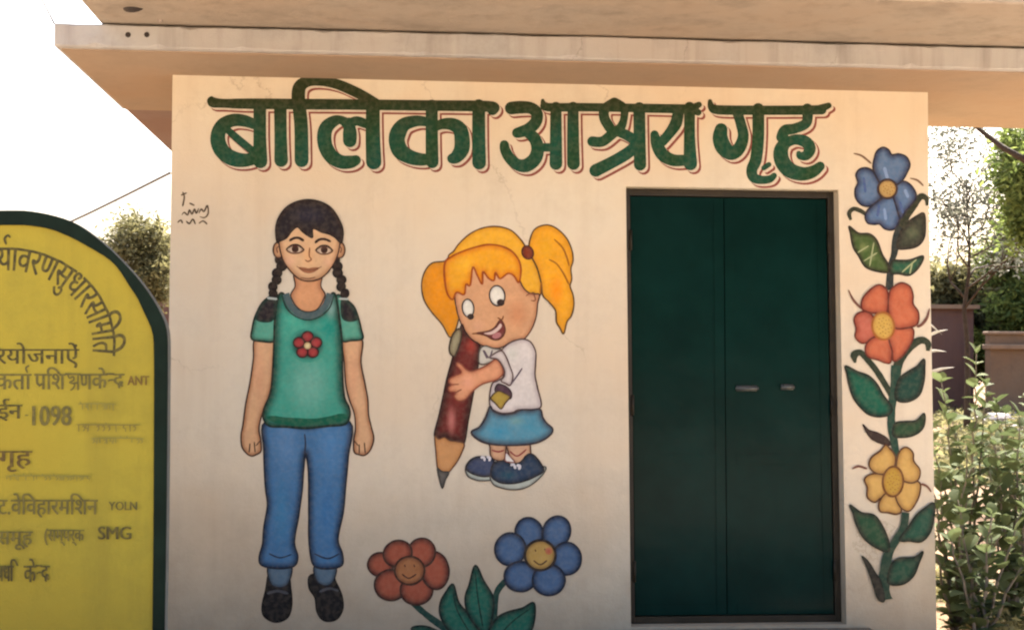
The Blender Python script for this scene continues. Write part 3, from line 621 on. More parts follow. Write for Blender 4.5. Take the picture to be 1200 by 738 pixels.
S.line("face_marks", [[(625,656),(633,661),(641,656)],[(627,643),(628,646)],[(638,642),(639,645)]], 1.8, pc(80,46,28))
S.shape("cheek", ell(643,645,4.5,4.5,9), pc(176,84,64), edge=pc(176,110,66), ew=3)

# ---- tall flower vine right of the door
S = Sub("painted_flower_vine", 1040, 440, "tall painted vine with blue, orange and yellow flowers")
vg = pc(24,58,44); ve = pc(26,34,24); vl = pc(22,28,22)
S.line("stem", [[(1055,262,8),(1050,280,9),(1048,296,8),(1044,312,8),(1042,340,9)]], 8, pc(38,44,44), taper=False)
S.shape("leaf", [(1083,250),(1074,253),(1063,261),(1055,272),(1051,290),(1061.5,292),(1074.5,289),(1082.6,280),(1084.5,266)], pc(54,56,44), edge=pc(40,34,30), ew=7, line=pc(32,28,26), glow=((1069,273,10,9,pc(84,88,66)),))
S.shape("leaf", [(995,265),(1006,273),(1019,274),(1028,282),(1034,298),(1041,310),(1041,319),(1029,318.5),(1014,313),(1006,300),(999.6,290),(996.4,274)], pc(66,84,40), edge=pc(40,36,24), ew=6, line=pc(34,28,22), glow=((1012,290,7,8,pc(112,120,70)),(1022,302,6,6,pc(102,110,66)),))
S.shape("leaf", [(1045,306),(1055,305),(1066,304.5),(1082,300),(1077,313),(1066,322.6),(1053,321),(1043.5,320)], pc(38,80,58), edge=pc(40,40,30), ew=6, line=pc(34,30,24))
S.line("leaf_vein", [[(1057,319),(1067,310),(1074,304)],[(1066,321),(1069,308)],[(1005,296),(1018,288)],[(1012,306),(1028,296)],[(1019,312),(1024,284)]], 1.7, pc(150,150,110))
S.line("curl", [[(997,258,3),(995,250,5),(1000,245,5),(1008,247,5),(1014,251,4)],[(1086.6,241,4),(1085.5,233,6),(1079,230.5,7),(1071,240,8),(1062,253,9),(1055,266,9)]], 5, pc(44,46,34), taper=False)
S.line("tendril", [[(1000,180,1.5),(1010,183,2.5),(1021,192,2.5)],[(1066,209,1.5),(1075,211.5,2.5),(1082,218,2)]], 2, pc(116,84,66))
bl, ble, bll = pc(84,104,138), pc(42,48,76), pc(34,32,46)
for pts in ([(1025.6,204),(1017.5,197.5),(1008,198),(1003,205),(1005,214),(1002,222),(1003,233),(1011,241),(1021,241),(1032,232),(1032,217)],
            [(1022,241),(1014,251),(1016,261),(1024,263),(1030.5,262.6),(1037,268.5),(1047,269),(1053,261),(1055,246),(1050,232),(1038.7,230)],
            [(1051,214),(1061,213),(1069.6,220),(1073.6,230),(1069.6,238),(1061,248),(1055,256),(1050,242),(1046,226)],
            [(1024,187),(1027,178),(1034,173),(1041,175.6),(1045,181.5),(1053,180.5),(1062,184),(1066,193),(1063,202),(1057,212),(1049,217),(1034,217),(1027,208),(1023,197.5)]):
    S.shape("petal", pts, bl, edge=ble, ew=8, line=bll, lw=2.0)
S.line("petal_shade", [[(1054,236),(1058,250)],[(1030,240),(1028,254)],[(1012,208),(1014,226)]], 3, pc(66,84,130))
S.line("petal_light", [[(1036,196),(1040,210)],[(1060,222),(1064,232)],[(1036,244),(1038,258)]], 3.5, pc(120,138,176))
S.shape("flower_eye", ell(1039.7,221.6,11,11,16), pc(176,140,88), edge=pc(128,88,54), ew=4, line=pc(52,36,36), lw=2.6)
S.line("curl", [[(1002,425,3),(1001,416,9),(1008,413,7),(1016,421,7),(1026,433,7),(1035,447,7),(1046,465,7)],[(1087,411,5),(1087,402,8),(1079,398.5,8),(1068,404.7,9),(1057,417,10),(1051,432,10),(1048,460,9)]], 7, pc(40,48,34), taper=False)
S.line("stem", [[(1050,428,10),(1049,444,10),(1046.5,465,10),(1044.5,481,9.5),(1044.5,498,9.5),(1047.5,517,9.5),(1051,540,8)]], 9, pc(32,60,48), taper=False)
S.shape("leaf", [(990.7,428.5),(1004.5,435),(1017.5,440),(1027,449),(1035.4,463.4),(1045,477),(1041,486),(1027,488),(1014,483),(1001,468),(995,452),(992,438)], pc(12,80,60), edge=pc(18,36,28), ew=8, line=vl, lw=1.8)
S.shape("leaf", [(1082.6,420.5),(1074,429),(1064,435),(1053,444),(1048.4,462),(1053,470),(1066,470),(1077.7,462),(1082.6,446),(1083.5,432)], pc(22,58,48), edge=pc(26,30,24), ew=7, line=vl, lw=1.8)
S.shape("leaf", [(1083,484),(1073,492.5),(1060,493.5),(1048.4,496),(1046.8,510.6),(1063,512),(1076,507),(1083,497.6)], pc(40,66,42), edge=pc(38,42,28), ew=6, line=vl, lw=1.6)
S.shape("leaf", [(1011,497),(1018,503.5),(1029,507),(1039,513),(1043,521),(1034,520),(1022,514.5),(1015,506)], pc(58,44,38), edge=pc(50,32,28), ew=4, line=pc(40,26,24), lw=1.4)
S.line("tendril", [[(994,339.6,1.5),(999.6,351,2.5),(1009,361.6,2.5)],[(1089,361,1.5),(1086,372,3),(1080,380,3.5),(1074,383,3)],[(998,549,1.5),(1006,546,3),(1016,549,2.5)],[(1079,566.5,3),(1086,569.4,2.5),(1091,576,1.5)]], 2.5, pc(110,66,56))
orr, ore, orl = pc(184,94,64), pc(140,60,42), pc(96,38,28)
for pts in ([(1017.5,365.7),(1006,366.5),(1000.4,374),(1003,385),(1002,395),(1009.4,402),(1017.5,400),(1026,393),(1026,377)],
            [(1044,422.6),(1037,425),(1029,421.7),(1019,419),(1014,413),(1015,403),(1024,395),(1043.5,394)],
            [(1048,382.7),(1068,384),(1070,395),(1065,406),(1056.5,417.7),(1046.8,423),(1045,411),(1041,394)],
            [(1040,343),(1032,334),(1022.4,337),(1011,349),(1009.4,361),(1017.5,366),(1029,367),(1039,366)],
            [(1041,366),(1042,343),(1048.4,335),(1056.5,331.5),(1066,335.6),(1069.6,346),(1069.6,356),(1076,366),(1075,378.7),(1066,383.5),(1048,384)]):
    S.shape("petal", pts, orr if pts[0][0] > 1035 else pc(180,92,74), edge=ore, ew=7, line=orl, lw=2.0)
S.shape("flower_eye", ell(1034.6,382,13,16,18,-.15), pc(196,150,72), edge=pc(170,112,52), ew=5, line=pc(150,84,34), lw=2.4)
yr, yre, yrl = pc(196,148,82), pc(152,106,56), pc(84,50,30)
for pts in ([(1033.8,555.6),(1020.8,555),(1012.6,561),(1016,571),(1016,582),(1024,588),(1030.5,584),(1038,577),(1038,562)],
            [(1037,578),(1029.7,589),(1031,598.7),(1040,600),(1050,602),(1056,598),(1052,586),(1048,578)],
            [(1055,563),(1076,564),(1077.7,576),(1072.8,589),(1064.7,598.5),(1055,594),(1049,580)],
            [(1037,521),(1031,528),(1020.8,535.5),(1018,545),(1024,553),(1035.4,555),(1046.8,548),(1049,535),(1042,524.7)],
            [(1051.7,533.7),(1056.5,525.5),(1063,524),(1069.6,530.4),(1070.4,540),(1077.7,550),(1076,561),(1068,565.4),(1057,562),(1050,550)]):
    S.shape("petal", pts, yr, edge=yre, ew=7, line=yrl, lw=2.0)
S.shape("flower_eye", ell(1046,563.7,12,17.5,18,.05), pc(176,132,52), edge=pc(150,98,40), ew=5, line=pc(104,60,28), lw=2.4)
eye_dots = [[(1034.6+random.uniform(-8,8),382+random.uniform(-10,10)) for _ in range(1)] for _ in range(1)]
S.line("seed_marks", [[(x,y),(x+1.5,y+1)] for x,y in [(1034.6+9*math.cos(i*2.4)*math.sqrt(i/22), 382+12*math.sin(i*2.4)*math.sqrt(i/22)) for i in range(22)]+[(1046+8*math.cos(i*2.4)*math.sqrt(i/22), 563.7+13*math.sin(i*2.4)*math.sqrt(i/22)) for i in range(22)]+[(1039.7+7*math.cos(i*2.4)*math.sqrt(i/14), 221.6+7*math.sin(i*2.4)*math.sqrt(i/14)) for i in range(14)]], 1.3, pc(140,96,44))
S.line("stem", [[(1060.6,600,8),(1058,617.6,9),(1048.4,634,10),(1040,650,11),(1036.5,668,12),(1035.4,688,13),(1037,702,15)]], 10, pc(34,56,44), taper=False)
S.shape("leaf", [(995.6,591),(1009,600),(1024,603),(1033.8,616),(1041,634),(1040,646),(1024,640),(1011,629),(1003,614),(999,601)], pc(34,66,44), edge=pc(30,38,28), ew=7, line=vl, lw=1.8)
S.shape("leaf", [(1094,589),(1082.6,595),(1073,603),(1063,617.6),(1053,632),(1066,633.5),(1079,634),(1089,624),(1093.5,608)], pc(36,72,56), edge=pc(30,38,30), ew=7, line=vl, lw=1.8)
S.shape("leaf", [(1081,645.5),(1071,652),(1053,653.4),(1043.5,661.5),(1040,682),(1056.5,684),(1069.6,674.5),(1076,660)], pc(32,66,50), edge=pc(28,36,28), ew=7, line=vl, lw=1.8)
S.shape("leaf", [(1009.4,651),(1017.5,658),(1025.6,671),(1032,681),(1036,703),(1028,700.5),(1023,686),(1016,666)], pc(44,40,34), edge=pc(34,28,26), ew=4, line=vl, lw=1.4)

# ---- painter's signature
S = Sub("painted_signature", 228, 247, "small dark brush signature near the wall's left corner")
S.line("signature_stroke", [[(214,225),(216,231),(214,242)],[(212,229),(219,226)],[(213,252),(216,249),(220,252),(222,246),(225,251),(228,245),(230,250),(233,244)],[(233,250),(236,245),(239,248),(243,241),(244,250),(240,255),(234,254)],
        [(208,261),(212,258),(214,262)],[(218,259),(222,262),(226,257),(229,263)],[(233,262),(238,259),(243,263)],[(222,238),(228,241)]], 1.9, pc(86,66,50))

# ================================================================== YELLOW SIGN BOARD
BY = -1.15; BTH = .07
sg0 = at(15, 247, BY)
board = empty("sign_board", (sg0.x, BY, GZ)); tag(board, "yellow arched notice board with dark green border and Hindi lettering left of the wall", "sign board")
binv = Matrix.Translation((-sg0.x, -BY, -GZ))
def inS(o): o.parent = board; o.matrix_parent_inverse = binv; return o
out_r = [(15,247),(34,247.5),(60,252),(85,260),(107,274),(129,292),(148,311),(163,328),(177,347),(188,366),(194,380),(196.5,394),(197,420),(196.5,480),(195.5,600),(193,760),(192,900)]
in_r = [(15,264),(34,264.5),(60,269),(85,279),(107,291),(129,304.5),(142,319),(152,335),(162,350),(169,365.5),(176,380),(180,394),(181,420),(181,480),(180.5,600),(179,760),(178,900)]
def sym(L): return [(30-x, y) for x, y in L[::-1] if x > 15] + L
o2 = spline(sym(out_r), False, 5); i2 = spline(sym(in_r), False, 5)
def w3(q, Y): return [(lambda v: (v.x, Y, v.z))(at(x, y, BY)) for x, y in q]
M['yellow'] = plaster("yellow_enamel", pc(160,136,50), pc(122,104,46), .6, .4, (0.1, 1.0, pc(120,98,44), .5))
M['green_edge'] = mat("dark_green_border", (.006,.014,.009), .7, .3, 8, .1, 20, spec=.1)
M['grey_edge'] = mat("grey_board_edge", pc(112,108,104), .8, .2, 12)
n = len(o2); V = w3(o2, BY)+w3(o2, BY+BTH); Fc = [(i, n+i, n+i+1, i+1) for i in range(n-1)] + [tuple(range(n))[::-1], tuple(range(n, 2*n))]
inS(mesh("panel_back", V, Fc, M['grey_edge']))
m_ = len(i2); V = w3(i2, BY-.004); inS(mesh("yellow_panel", V, [tuple(range(m_))[::-1]], M['yellow']))
sub_n = 120
def resamp(p, n_):
    d = np.r_[0, np.cumsum(np.hypot(*np.diff(p, axis=0).T))]; t = np.linspace(0, d[-1], n_); return np.column_stack([np.interp(t, d, p[:,0]), np.interp(t, d, p[:,1])])
# border frame: raised moulding between the two outlines
oo = resamp(o2, 160); ii = np.array([i2[np.argmin(np.hypot(*(i2-p).T))] for p in oo]); ii = resamp(i2, 160)
V = w3(oo, BY+.001)+w3(oo, BY-.012)+w3(ii, BY-.012)+w3(ii, BY-.003); N_ = 160
Fc = [(r*N_+i, r*N_+i+1, (r+1)*N_+i+1, (r+1)*N_+i) for r in range(3) for i in range(N_-1)]
inS(mesh("border", V, Fc, M['green_edge']))
mb = MB()
for px in (-120, 150):
    c = at(px, 700, BY+.12); mb = MB(); mb.box(c.x-.03, c.x+.03, BY+BTH+.002, BY+BTH+.06, GZ-.2, at(px, 420, BY).z); inS(mb.build("post", M['grey_edge']))

def glyph_mesh(txt):
    cu = bpy.data.curves.new("t", 'FONT'); cu.body = txt; cu.size = 1.0; cu.resolution_u = 3
    ob = bpy.data.objects.new("t", cu); COL.objects.link(ob)
    dg = bpy.context.evaluated_depsgraph_get(); me = ob.evaluated_get(dg).to_mesh()
    V = np.array([tuple(v.co)[:2] for v in me.vertices]) if len(me.vertices) else np.zeros((0,2)); Fc = [tuple(p.vertices) for p in me.polygons]
    bpy.data.objects.remove(ob); bpy.data.curves.remove(cu)
    return V, Fc
sign_off = [BY-.0046]
def write(txt, px, py, hgt, c, xs=1.0, bold=0.0, arc=None, name="lettering", width=None, slant=0.0):
    """py = head line / cap height row in photo pixels, hgt = letter height in px"""
    V, Fc = glyph_mesh(txt)
    if not len(V): return
    top = 0.62 if any(ord(ch) > 0x900 for ch in txt) else 0.7
    sc_ = hgt/top; x0 = V[:,0].min(); wd = V[:,0].max()-x0
    if width: xs = width/(wd*sc_)
    parts_V, parts_F, parts_c = [], [], []
    for bdx in ((-bold*1.2, 0), (0, 0), (bold*1.2, 0.3)) if bold else ((0, 0),):
        u = (V[:,0]-x0)*sc_*xs + bdx[0]; v = (V[:,1]-top)*sc_ + bdx[1]*0
        if arc is None: X_ = px+u + slant*v; Y_ = py-v
        else:
            cx, cy, rx, ry, a0 = arc
            # walk along the ellipse by arc length
            ts = np.linspace(-math.pi*.9, 0.6, 600); ex, ey = cx+rx*np.cos(ts), cy+ry*np.sin(ts)
            s_ = np.r_[0, np.cumsum(np.hypot(np.diff(ex), np.diff(ey)))]; s0 = np.interp(a0, ts, s_)
            tt = np.interp(s0+u, s_, ts); nx, ny = np.cos(tt)/rx, np.sin(tt)/ry; nl = np.hypot(nx, ny)
            X_ = cx+rx*np.cos(tt)+nx/nl*v; Y_ = cy+ry*np.sin(tt)+ny/nl*v
        sign_off[0] -= .00012
        k = len(parts_V)
        for a, b in zip(X_, Y_): p = at(a, b, BY); parts_V.append((p.x, sign_off[0], p.z))
        parts_F += [tuple(i+k for i in f) for f in Fc]
    o = mesh(name, parts_V, parts_F, M['sign_paint'], cols=np.tile(np.array(list(c[:3])+[1.]), (len(parts_V), 1)))
    return inS(o)
ink = pc(66,56,30); ink2 = pc(92,80,42); ink3 = pc(132,116,54)
write("पयावरणसुधारस\u093fम\u093fत", 0, 0, 27, ink, arc=(8, 405, 128, 115, -1.80), bold=.55, width=232)
BC = Canvas(BY, M['sign_paint'], base=.0085, step=.0001)
inS(BC.line("lettering", [[(8,287),(6,280),(10,276),(13,279)]], 2.6, ink, None))
write("प\u093f", -34, 409, 17, ink, bold=.4)
write("रयोजनाएें", -4, 409, 17, ink, width=97, bold=.45)
write("कता", -5, 438, 18, ink2, width=42, bold=.45); inS(BC.line("lettering", [[(33,437),(31,431),(35,428)]], 2, ink2, None))
write("प\u093fश", 41, 438, 18, ink2, width=36, bold=.45); write("ण", 94, 438, 18, ink2, width=14, bold=.45)
inS(BC.line("lettering", [[(77,438),(95,438.4)],[(80,438),(82,443),(86,441),(87,445),(82,448),(88,450),(86,455),(83,457)],[(87,449),(92,448)],[(92,438),(92,457)]], 2.1, ink2, None, taper=False)); inS(BC.line("lettering", [[(46,453),(52,447)]], 1.8, ink2, None))
def kendra(x, y, h, wd, c):
    write("के", x, y, h, c, width=wd*.47, bold=.45); write("द", x+wd*.66, y, h*.8, c, width=wd*.34, bold=.45)
    inS(BC.line("lettering", [[(x+wd*.44,y),(x+wd*.7,y)],[(x+wd*.5,y+h*.5),(x+wd*.56,y+h*.42),(x+wd*.7,y+h*.42)],[(x+wd*.93,y+h*.62),(x+wd*.82,y+h*.95)],[(x+wd*.82,y+h*.7),(x+wd*.86,y+h*.98)]], 1.9, c, None, taper=False))
kendra(108, 438, 17, 38, ink2)
write("ANT", 150, 440, 11, pc(104,74,36), width=25, bold=.35)
write("ईन", -2, 474, 16, ink, width=28, bold=.5)
write("-", 30, 480, 9, ink2, width=4)
write("1098", 39, 475, 23, ink2, width=45, bold=.6)
write("गृह", -1, 528, 17, pc(84,62,30), width=39, bold=.5)
write("ट.वे\u093fवहारम\u093fशन", -2, 585, 17, ink2, width=117, bold=.4)
write("YOLN", 128, 587, 10, ink2, width=33, bold=.3)
write("समूह", -3, 622, 15, ink2, width=42, bold=.45)
write("(सम्पर्क", 53, 620, 13, ink2, width=46, bold=.35)
write("SMG", 116, 616, 15, ink, width=38, bold=.55)
write("षध\u093f", -3, 662, 18, ink, width=25, bold=.55)
kendra(29, 662, 19, 30, ink)
def faded_line(x0, x1, y, h, c, sd_):
    r_ = random.Random(sd_); L = [[(x0, y), ((x0+x1)/2, y+r_.uniform(-.5,.5)), (x1, y+.4)]]; x = x0+1
    while x < x1-3:
        a = r_.random()
        if a < .3: L.append([(x, y), (x+r_.uniform(-.5,.6), y+h*r_.uniform(.7,1.05))])
        elif a < .6: L.append([(x, y+h*.35), (x+2.2, y+h*.2), (x+3.2, y+h*.6), (x+.8, y+h*.85)])
        elif a < .8: L.append([(x+1.6, y), (x, y+h*.45), (x+2.6, y+h*.5), (x+3, y+h)])
        elif a < .9: L.append([(x+1, y-2.6), (x+3, y-.5)])
        x += r_.uniform(1.6, 5.2)
    inS(BC.line("faded_lettering", L, 1.3, c, None))
faded_line(92, 137, 473, 8, ink3, 1); faded_line(90, 165, 497, 9, pc(122,104,50), 2); faded_line(107, 170, 513, 7, ink3, 3); faded_line(8, 108, 557, 6, ink3, 4)

# ================================================================== GROUND AND SURROUNDINGS
def ground_mat():
    m = bpy.data.materials.new("dry_earth"); m.use_nodes = True; N = m.node_tree.nodes; L = m.node_tree.links
    b = N["Principled BSDF"]; b.inputs["Roughness"].default_value = .95; b.inputs["Specular IOR Level"].default_value = .1
    geo = N.new("ShaderNodeNewGeometry")
    def nz(s_, d_): 
        n = N.new("ShaderNodeTexNoise"); n.inputs["Scale"].default_value = s_; n.inputs["Detail"].default_value = d_; n.inputs["Roughness"].default_value = .7; L.new(geo.outputs["Position"], n.inputs["Vector"]); return n
    r = N.new("ShaderNodeValToRGB"); e = r.color_ramp.elements; e[0].position = .32; e[0].color = (.13,.088,.055,1); e[1].position = .68; e[1].color = (.29,.195,.125,1)
    L.new(nz(.7, 10).outputs["Fac"], r.inputs["Fac"])
    r2 = N.new("ShaderNodeValToRGB"); e = r2.color_ramp.elements; e[0].position = .45; e[0].color = (1,1,1,1); e[1].position = .75; e[1].color = (.5,.48,.42,1)
    L.new(nz(9, 8).outputs["Fac"], r2.inputs["Fac"])
    x = N.new("ShaderNodeMix"); x.data_type = 'RGBA'; x.blend_type = 'MULTIPLY'; x.inputs[0].default_value = .8; L.new(r.outputs[0], x.inputs[6]); L.new(r2.outputs[0], x.inputs[7]); L.new(x.outputs[2], b.inputs["Base Color"])
    bp = N.new("ShaderNodeBump"); bp.inputs["Strength"].default_value = .6; bp.inputs["Distance"].default_value = .03; L.new(nz(12, 10).outputs["Fac"], bp.inputs["Height"]); L.new(bp.outputs["Normal"], b.inputs["Normal"])
    return m
M['earth'] = ground_mat()
gx = np.r_[-500, -200, -80, -40, np.arange(-24, 24.1, .8), 40, 80, 200, 500]; gy = np.r_[-500, -200, -80, -40, np.arange(-20, 50.1, .8), 80, 200, 500]
V = []; 
for y in gy:
    for x in gx:
        z = 0.0
        if y > 4.5: z = (math.sin(x*.7+y*.31)*.05+math.sin(x*1.9-y*1.3)*.025+math.sin(y*.23+1)*.06)*min(1, (y-4.5)/4)
        V.append((x, y, GZ+z))
nx_, ny_ = len(gx), len(gy)
g_ = mesh("ground", V, [(j*nx_+i, j*nx_+i+1, (j+1)*nx_+i+1, (j+1)*nx_+i) for j in range(ny_-1) for i in range(nx_-1)], M['earth'], None, True); tag(g_, kind="structure")

M['bounce_paving'] = plaster("pale_bounce_cement", (.50,.415,.335), (.34,.26,.19), .5, .0)  # unseen pale paving added in front to bounce light onto the wall
mb = MB()
for i in range(6):
    for j in range(9):
        x0 = -9+i*3.2; y1 = -.42-j*2.4; mb = MB(); mb.box(x0+.008, x0+3.192, y1-2.392, y1, GZ-.05, GZ+.015+random.uniform(-.003,.003), .006)
        o = mb.build("bounce_slab", M['bounce_paving']); tag(o, kind="structure")
def leaf_mat(name, c, c2, trans=.35, rough=.5):
    m = bpy.data.materials.new(name); m.use_nodes = True; N = m.node_tree.nodes; L = m.node_tree.links
    b = N["Principled BSDF"]; out = N["Material Output"]; b.inputs["Roughness"].default_value = rough; b.inputs["Specular IOR Level"].default_value = .12
    geo = N.new("ShaderNodeNewGeometry"); n = N.new("ShaderNodeTexNoise"); n.inputs["Scale"].default_value = 2.2; n.inputs["Detail"].default_value = 4; L.new(geo.outputs["Position"], n.inputs["Vector"])
    ad = N.new("ShaderNodeMath"); ad.operation = 'MULTIPLY_ADD'; L.new(geo.outputs["Random Per Island"], ad.inputs[0]); ad.inputs[1].default_value = .45; ad.inputs[2].default_value = -.2
    a2 = N.new("ShaderNodeMath"); a2.operation = 'ADD'; L.new(ad.outputs[0], a2.inputs[0]); L.new(n.outputs["Fac"], a2.inputs[1])
    r = N.new("ShaderNodeValToRGB"); e = r.color_ramp.elements; e[0].position = .35; e[0].color = (*c, 1); e[1].position = .68; e[1].color = (*c2, 1); L.new(a2.outputs[0], r.inputs["Fac"]); L.new(r.outputs[0], b.inputs["Base Color"])
    t = N.new("ShaderNodeBsdfTranslucent"); mx = N.new("ShaderNodeMixShader"); mx.inputs[0].default_value = trans
    L.new(r.outputs[0], t.inputs["Color"]); L.new(b.outputs[0], mx.inputs[1]); L.new(t.outputs[0], mx.inputs[2]); L.new(mx.outputs[0], out.inputs["Surface"]); return m
M['olive'] = leaf_mat("olive_leaves", (.085,.082,.04), (.22,.205,.095), .5, .7)  # leaf tones lightened in place of distance haze
M['green'] = leaf_mat("bright_leaves", (.075,.11,.03), (.2,.25,.07), .5, .7)
M['grey_green'] = leaf_mat("grey_leaves", (.07,.075,.06), (.15,.155,.12))
M['pale'] = leaf_mat("pale_waxy_leaves", (.028,.045,.018), (.11,.14,.062), .3, .8)
M['bark'] = mat("dark_bark", (.05,.034,.022), .9, .4, 9, .6, 25)
M['twig'] = mat("grey_twig", (.13,.11,.085), .9, .3, 12, .4, 30)
def leaves(centres, spread, per, size, m, parent, name="crown", flat=.35, seed=1):
    g2 = np.random.default_rng(seed); C = np.repeat(np.array(centres, float), per, 0); n = len(C)
    d = g2.normal(0, 1, (n,3)); d /= np.linalg.norm(d, axis=1)[:,None]; rr = g2.random(n)**.45
    sp = np.array(spread) if hasattr(spread, '__len__') else np.array([spread]*3)
    P = C + d*rr[:,None]*sp*g2.uniform(.6,1.25,(n,1))
    a = g2.normal(0,1,(n,3)); a[:,2] *= flat*2; a /= np.linalg.norm(a,axis=1)[:,None]
    b_ = np.cross(a, g2.normal(0,1,(n,3))); b_ /= np.linalg.norm(b_,axis=1)[:,None]
    s_ = size*g2.uniform(.6,1.35,(n,1)); nn = np.cross(a, b_)
    V = np.stack([P-a*s_, P+b_*s_*.36+nn*s_*.12, P+a*s_, P-b_*s_*.36+nn*s_*.12], 1).reshape(-1,3)
    me = bpy.data.meshes.new(name); me.vertices.add(len(V)); me.vertices.foreach_set("co", V.ravel())
    me.loops.add(n*4); me.loops.foreach_set("vertex_index", np.arange(n*4)); me.polygons.add(n); me.polygons.foreach_set("loop_start", np.arange(0, n*4, 4))
    me.materials.append(m); me.update(calc_edges=True); me.validate()
    return link(bpy.data.objects.new(name, me), parent)
def tree(name, label, base, h, crown, spread, per, size, m, seed, r0=.09, nb=9, first=.3, lean=(0,0), group=None, clump=.5, wig=.3, cat="tree"):
    """trunk with limbs; crown=(rx,ry,rz,zc) is the envelope, leaf clumps sit at the twig ends"""
    r_ = random.Random(seed); root = empty(name, base); tag(root, label, cat, group)
    mb = MB(); ends = []
    pts = [Vector((0,0,-.2))]
    for i in range(1, 9):
        t = i/8; pts.append(Vector((lean[0]*t+r_.uniform(-.04,.04)*h*.25, lean[1]*t+r_.uniform(-.04,.04)*h*.25, h*t*.92)))
    mb.tube(pts, [r0*(1.25-t*1.1/8*1) if t else r0*1.5 for t in range(9)], 8)
    def limb(p, d, L_, r1, lev):
        q = [p]; dd = d.normalized()
        for i in range(4):
            dd = (dd+Vector((r_.uniform(-wig,wig), r_.uniform(-wig,wig), r_.uniform(-wig*.4,wig*.7)))).normalized(); q.append(q[-1]+dd*L_/4)
        mb.tube(q, [r1, r1*.8, r1*.6, r1*.42, r1*.2], 6 if lev < 2 else 4)
        ends.append(q[-1]); 
        if lev >= 1: ends.append(q[2])
        if lev < 2:
            for _ in range(3):
                k = r_.choice((1,2,3)); limb(q[k], dd+Vector((r_.uniform(-.9,.9), r_.uniform(-.9,.9), r_.uniform(-.3,.6))), L_*.62, r1*.5, lev+1)
    for i in range(nb):
        t = first+(1-first)*i/nb; k = min(7, int(t*8)); p = pts[k].lerp(pts[k+1], t*8-k); a = i*2.4+r_.uniform(-.4,.4)
        limb(p, Vector((math.cos(a), math.sin(a), .35+.5*t)), crown*(1.15-.5*t), r0*.5*(1.2-t*.7), 0)
    o = mb.build("trunk", M['bark'], root, True)
    leaves([tuple(e) for e in ends], spread, per, size, m, root, "crown", seed=seed)
    return root
def gp(px, Y): v = at(px, 416, Y); return (v.x, Y, GZ)
tree("slender_tree", "slender tree with thin sparse branches standing right of the building", gp(1133, 17), 5.0, 2.2, .34, 17, .05, M['grey_green'], 5, r0=.055, nb=13, first=.5, wig=.6)
tree("leafy_tree", "dense bright green tree at the right edge of the view", gp(1232, 13), 4.6, 1.0, .40, 85, .06, M['green'], 11, r0=.10, nb=12, first=.64)
tree("overhanging_tree", "grey green tree whose twigs hang just under the right end of the roof", gp(1215, 9.5), 6.2, 2.1, .32, 36, .05, M['grey_green'], 23, r0=.12, nb=9, first=.62)
tree("small_tree", "small feathery tree behind the yellow board at the left", gp(166, 22), 3.9, .95, .34, 34, .06, M['olive'], 31, r0=.06, nb=11, first=.6)
for i, (px, Y, h_, cr, m_, lb) in enumerate(((1112, 30, 3.2, 1.5, 'olive', "dull olive bushy tree beside the building's right corner, above the brown shed"), (1172, 29, 3.5, 1.8, 'olive', "broad olive bushy tree behind the slender trunk"),
                            (1225, 27, 4.2, 1.8, 'green', "greener bushy tree filling the far right edge below the dense crown"), (1270, 31, 4.6, 2.2, 'olive', "tall olive tree farthest to the right"), (1060, 33, 3.4, 1.6, 'olive', "olive tree mostly hidden by the building's right wall"))):
    tree("bushy_tree", lb, gp(px, Y), h_, cr, .55, 95, .10, M[m_], 50+i, r0=.09, nb=13, first=.14, group="bushy trees behind the yard")
# brown shed and boundary wall far behind
M['shed'] = plaster("brown_wall", (.13,.075,.06), (.07,.04,.035), .5, .4)
M['bwall'] = plaster("mud_wall", (.17,.115,.075), (.09,.06,.042), .6, .4)
M['coping'] = plaster("mud_coping", (.22,.155,.105), (.12,.08,.055), .5, .3)
def yard_building():
    a = gp(1086, 26.5); b_ = gp(1141, 26.5); z = at(1110, 357, 26.5).z
    r_ = empty("shed", ((a[0]+b_[0])/2, 26.5, GZ)); tag(r_, "low dark brown shed beside the building's right corner", "shed"); cx = r_.location.x; hw = (b_[0]-a[0])/2+.8
    mb = MB(); mb.box(-hw-1.5, hw-.8, 0, 2.4, -.3, z-GZ-.1); mb.build("wall", M['shed'], r_)
    mb = MB(); mb.box(-hw-1.65, hw-.7, -.15, 2.55, z-GZ-.098, z-GZ); mb.build("roof", M['coping'], r_)
yard_building()
bw = empty("boundary_wall", (gp(1205, 24.5)[0], 24.5, GZ)); tag(bw, "low reddish mud wall with a ledge behind the yard at right", "wall")
zt = at(1170, 388, 24.5).z-GZ
mb = MB(); mb.box(-.9, 9, 0, .3, -.3, zt-.42); mb.build("wall", M['bwall'], bw)
mb = MB(); mb.box(-.95, 9, -.12, .36, zt-.418, zt-.30, .02); mb.build("ledge", M['coping'], bw)
mb = MB(); mb.box(-.9, 9, .02, .28, zt-.298, zt-.08); mb.build("wall", M['bwall'], bw)
mb = MB(); mb.box(-.95, 9, -.05, .34, zt-.078, zt, .02); mb.build("coping", M['coping'], bw)
lb_ = empty("distant_wall", (gp(150, 30)[0], 30, GZ)); tag(lb_, "brown far wall glimpsed between the yellow board and the building", "wall")
mb = MB(); mb.box(-3, 2.5, 0, .3, -.3, at(180, 338, 30).z-GZ); mb.build("wall", M['shed'], lb_); mb = MB(); mb.box(-3.05, 2.55, -.06, .36, at(180, 338, 30).z-GZ+.001, at(180, 338, 30).z-GZ+.12); mb.build("coping", M['coping'], lb_)

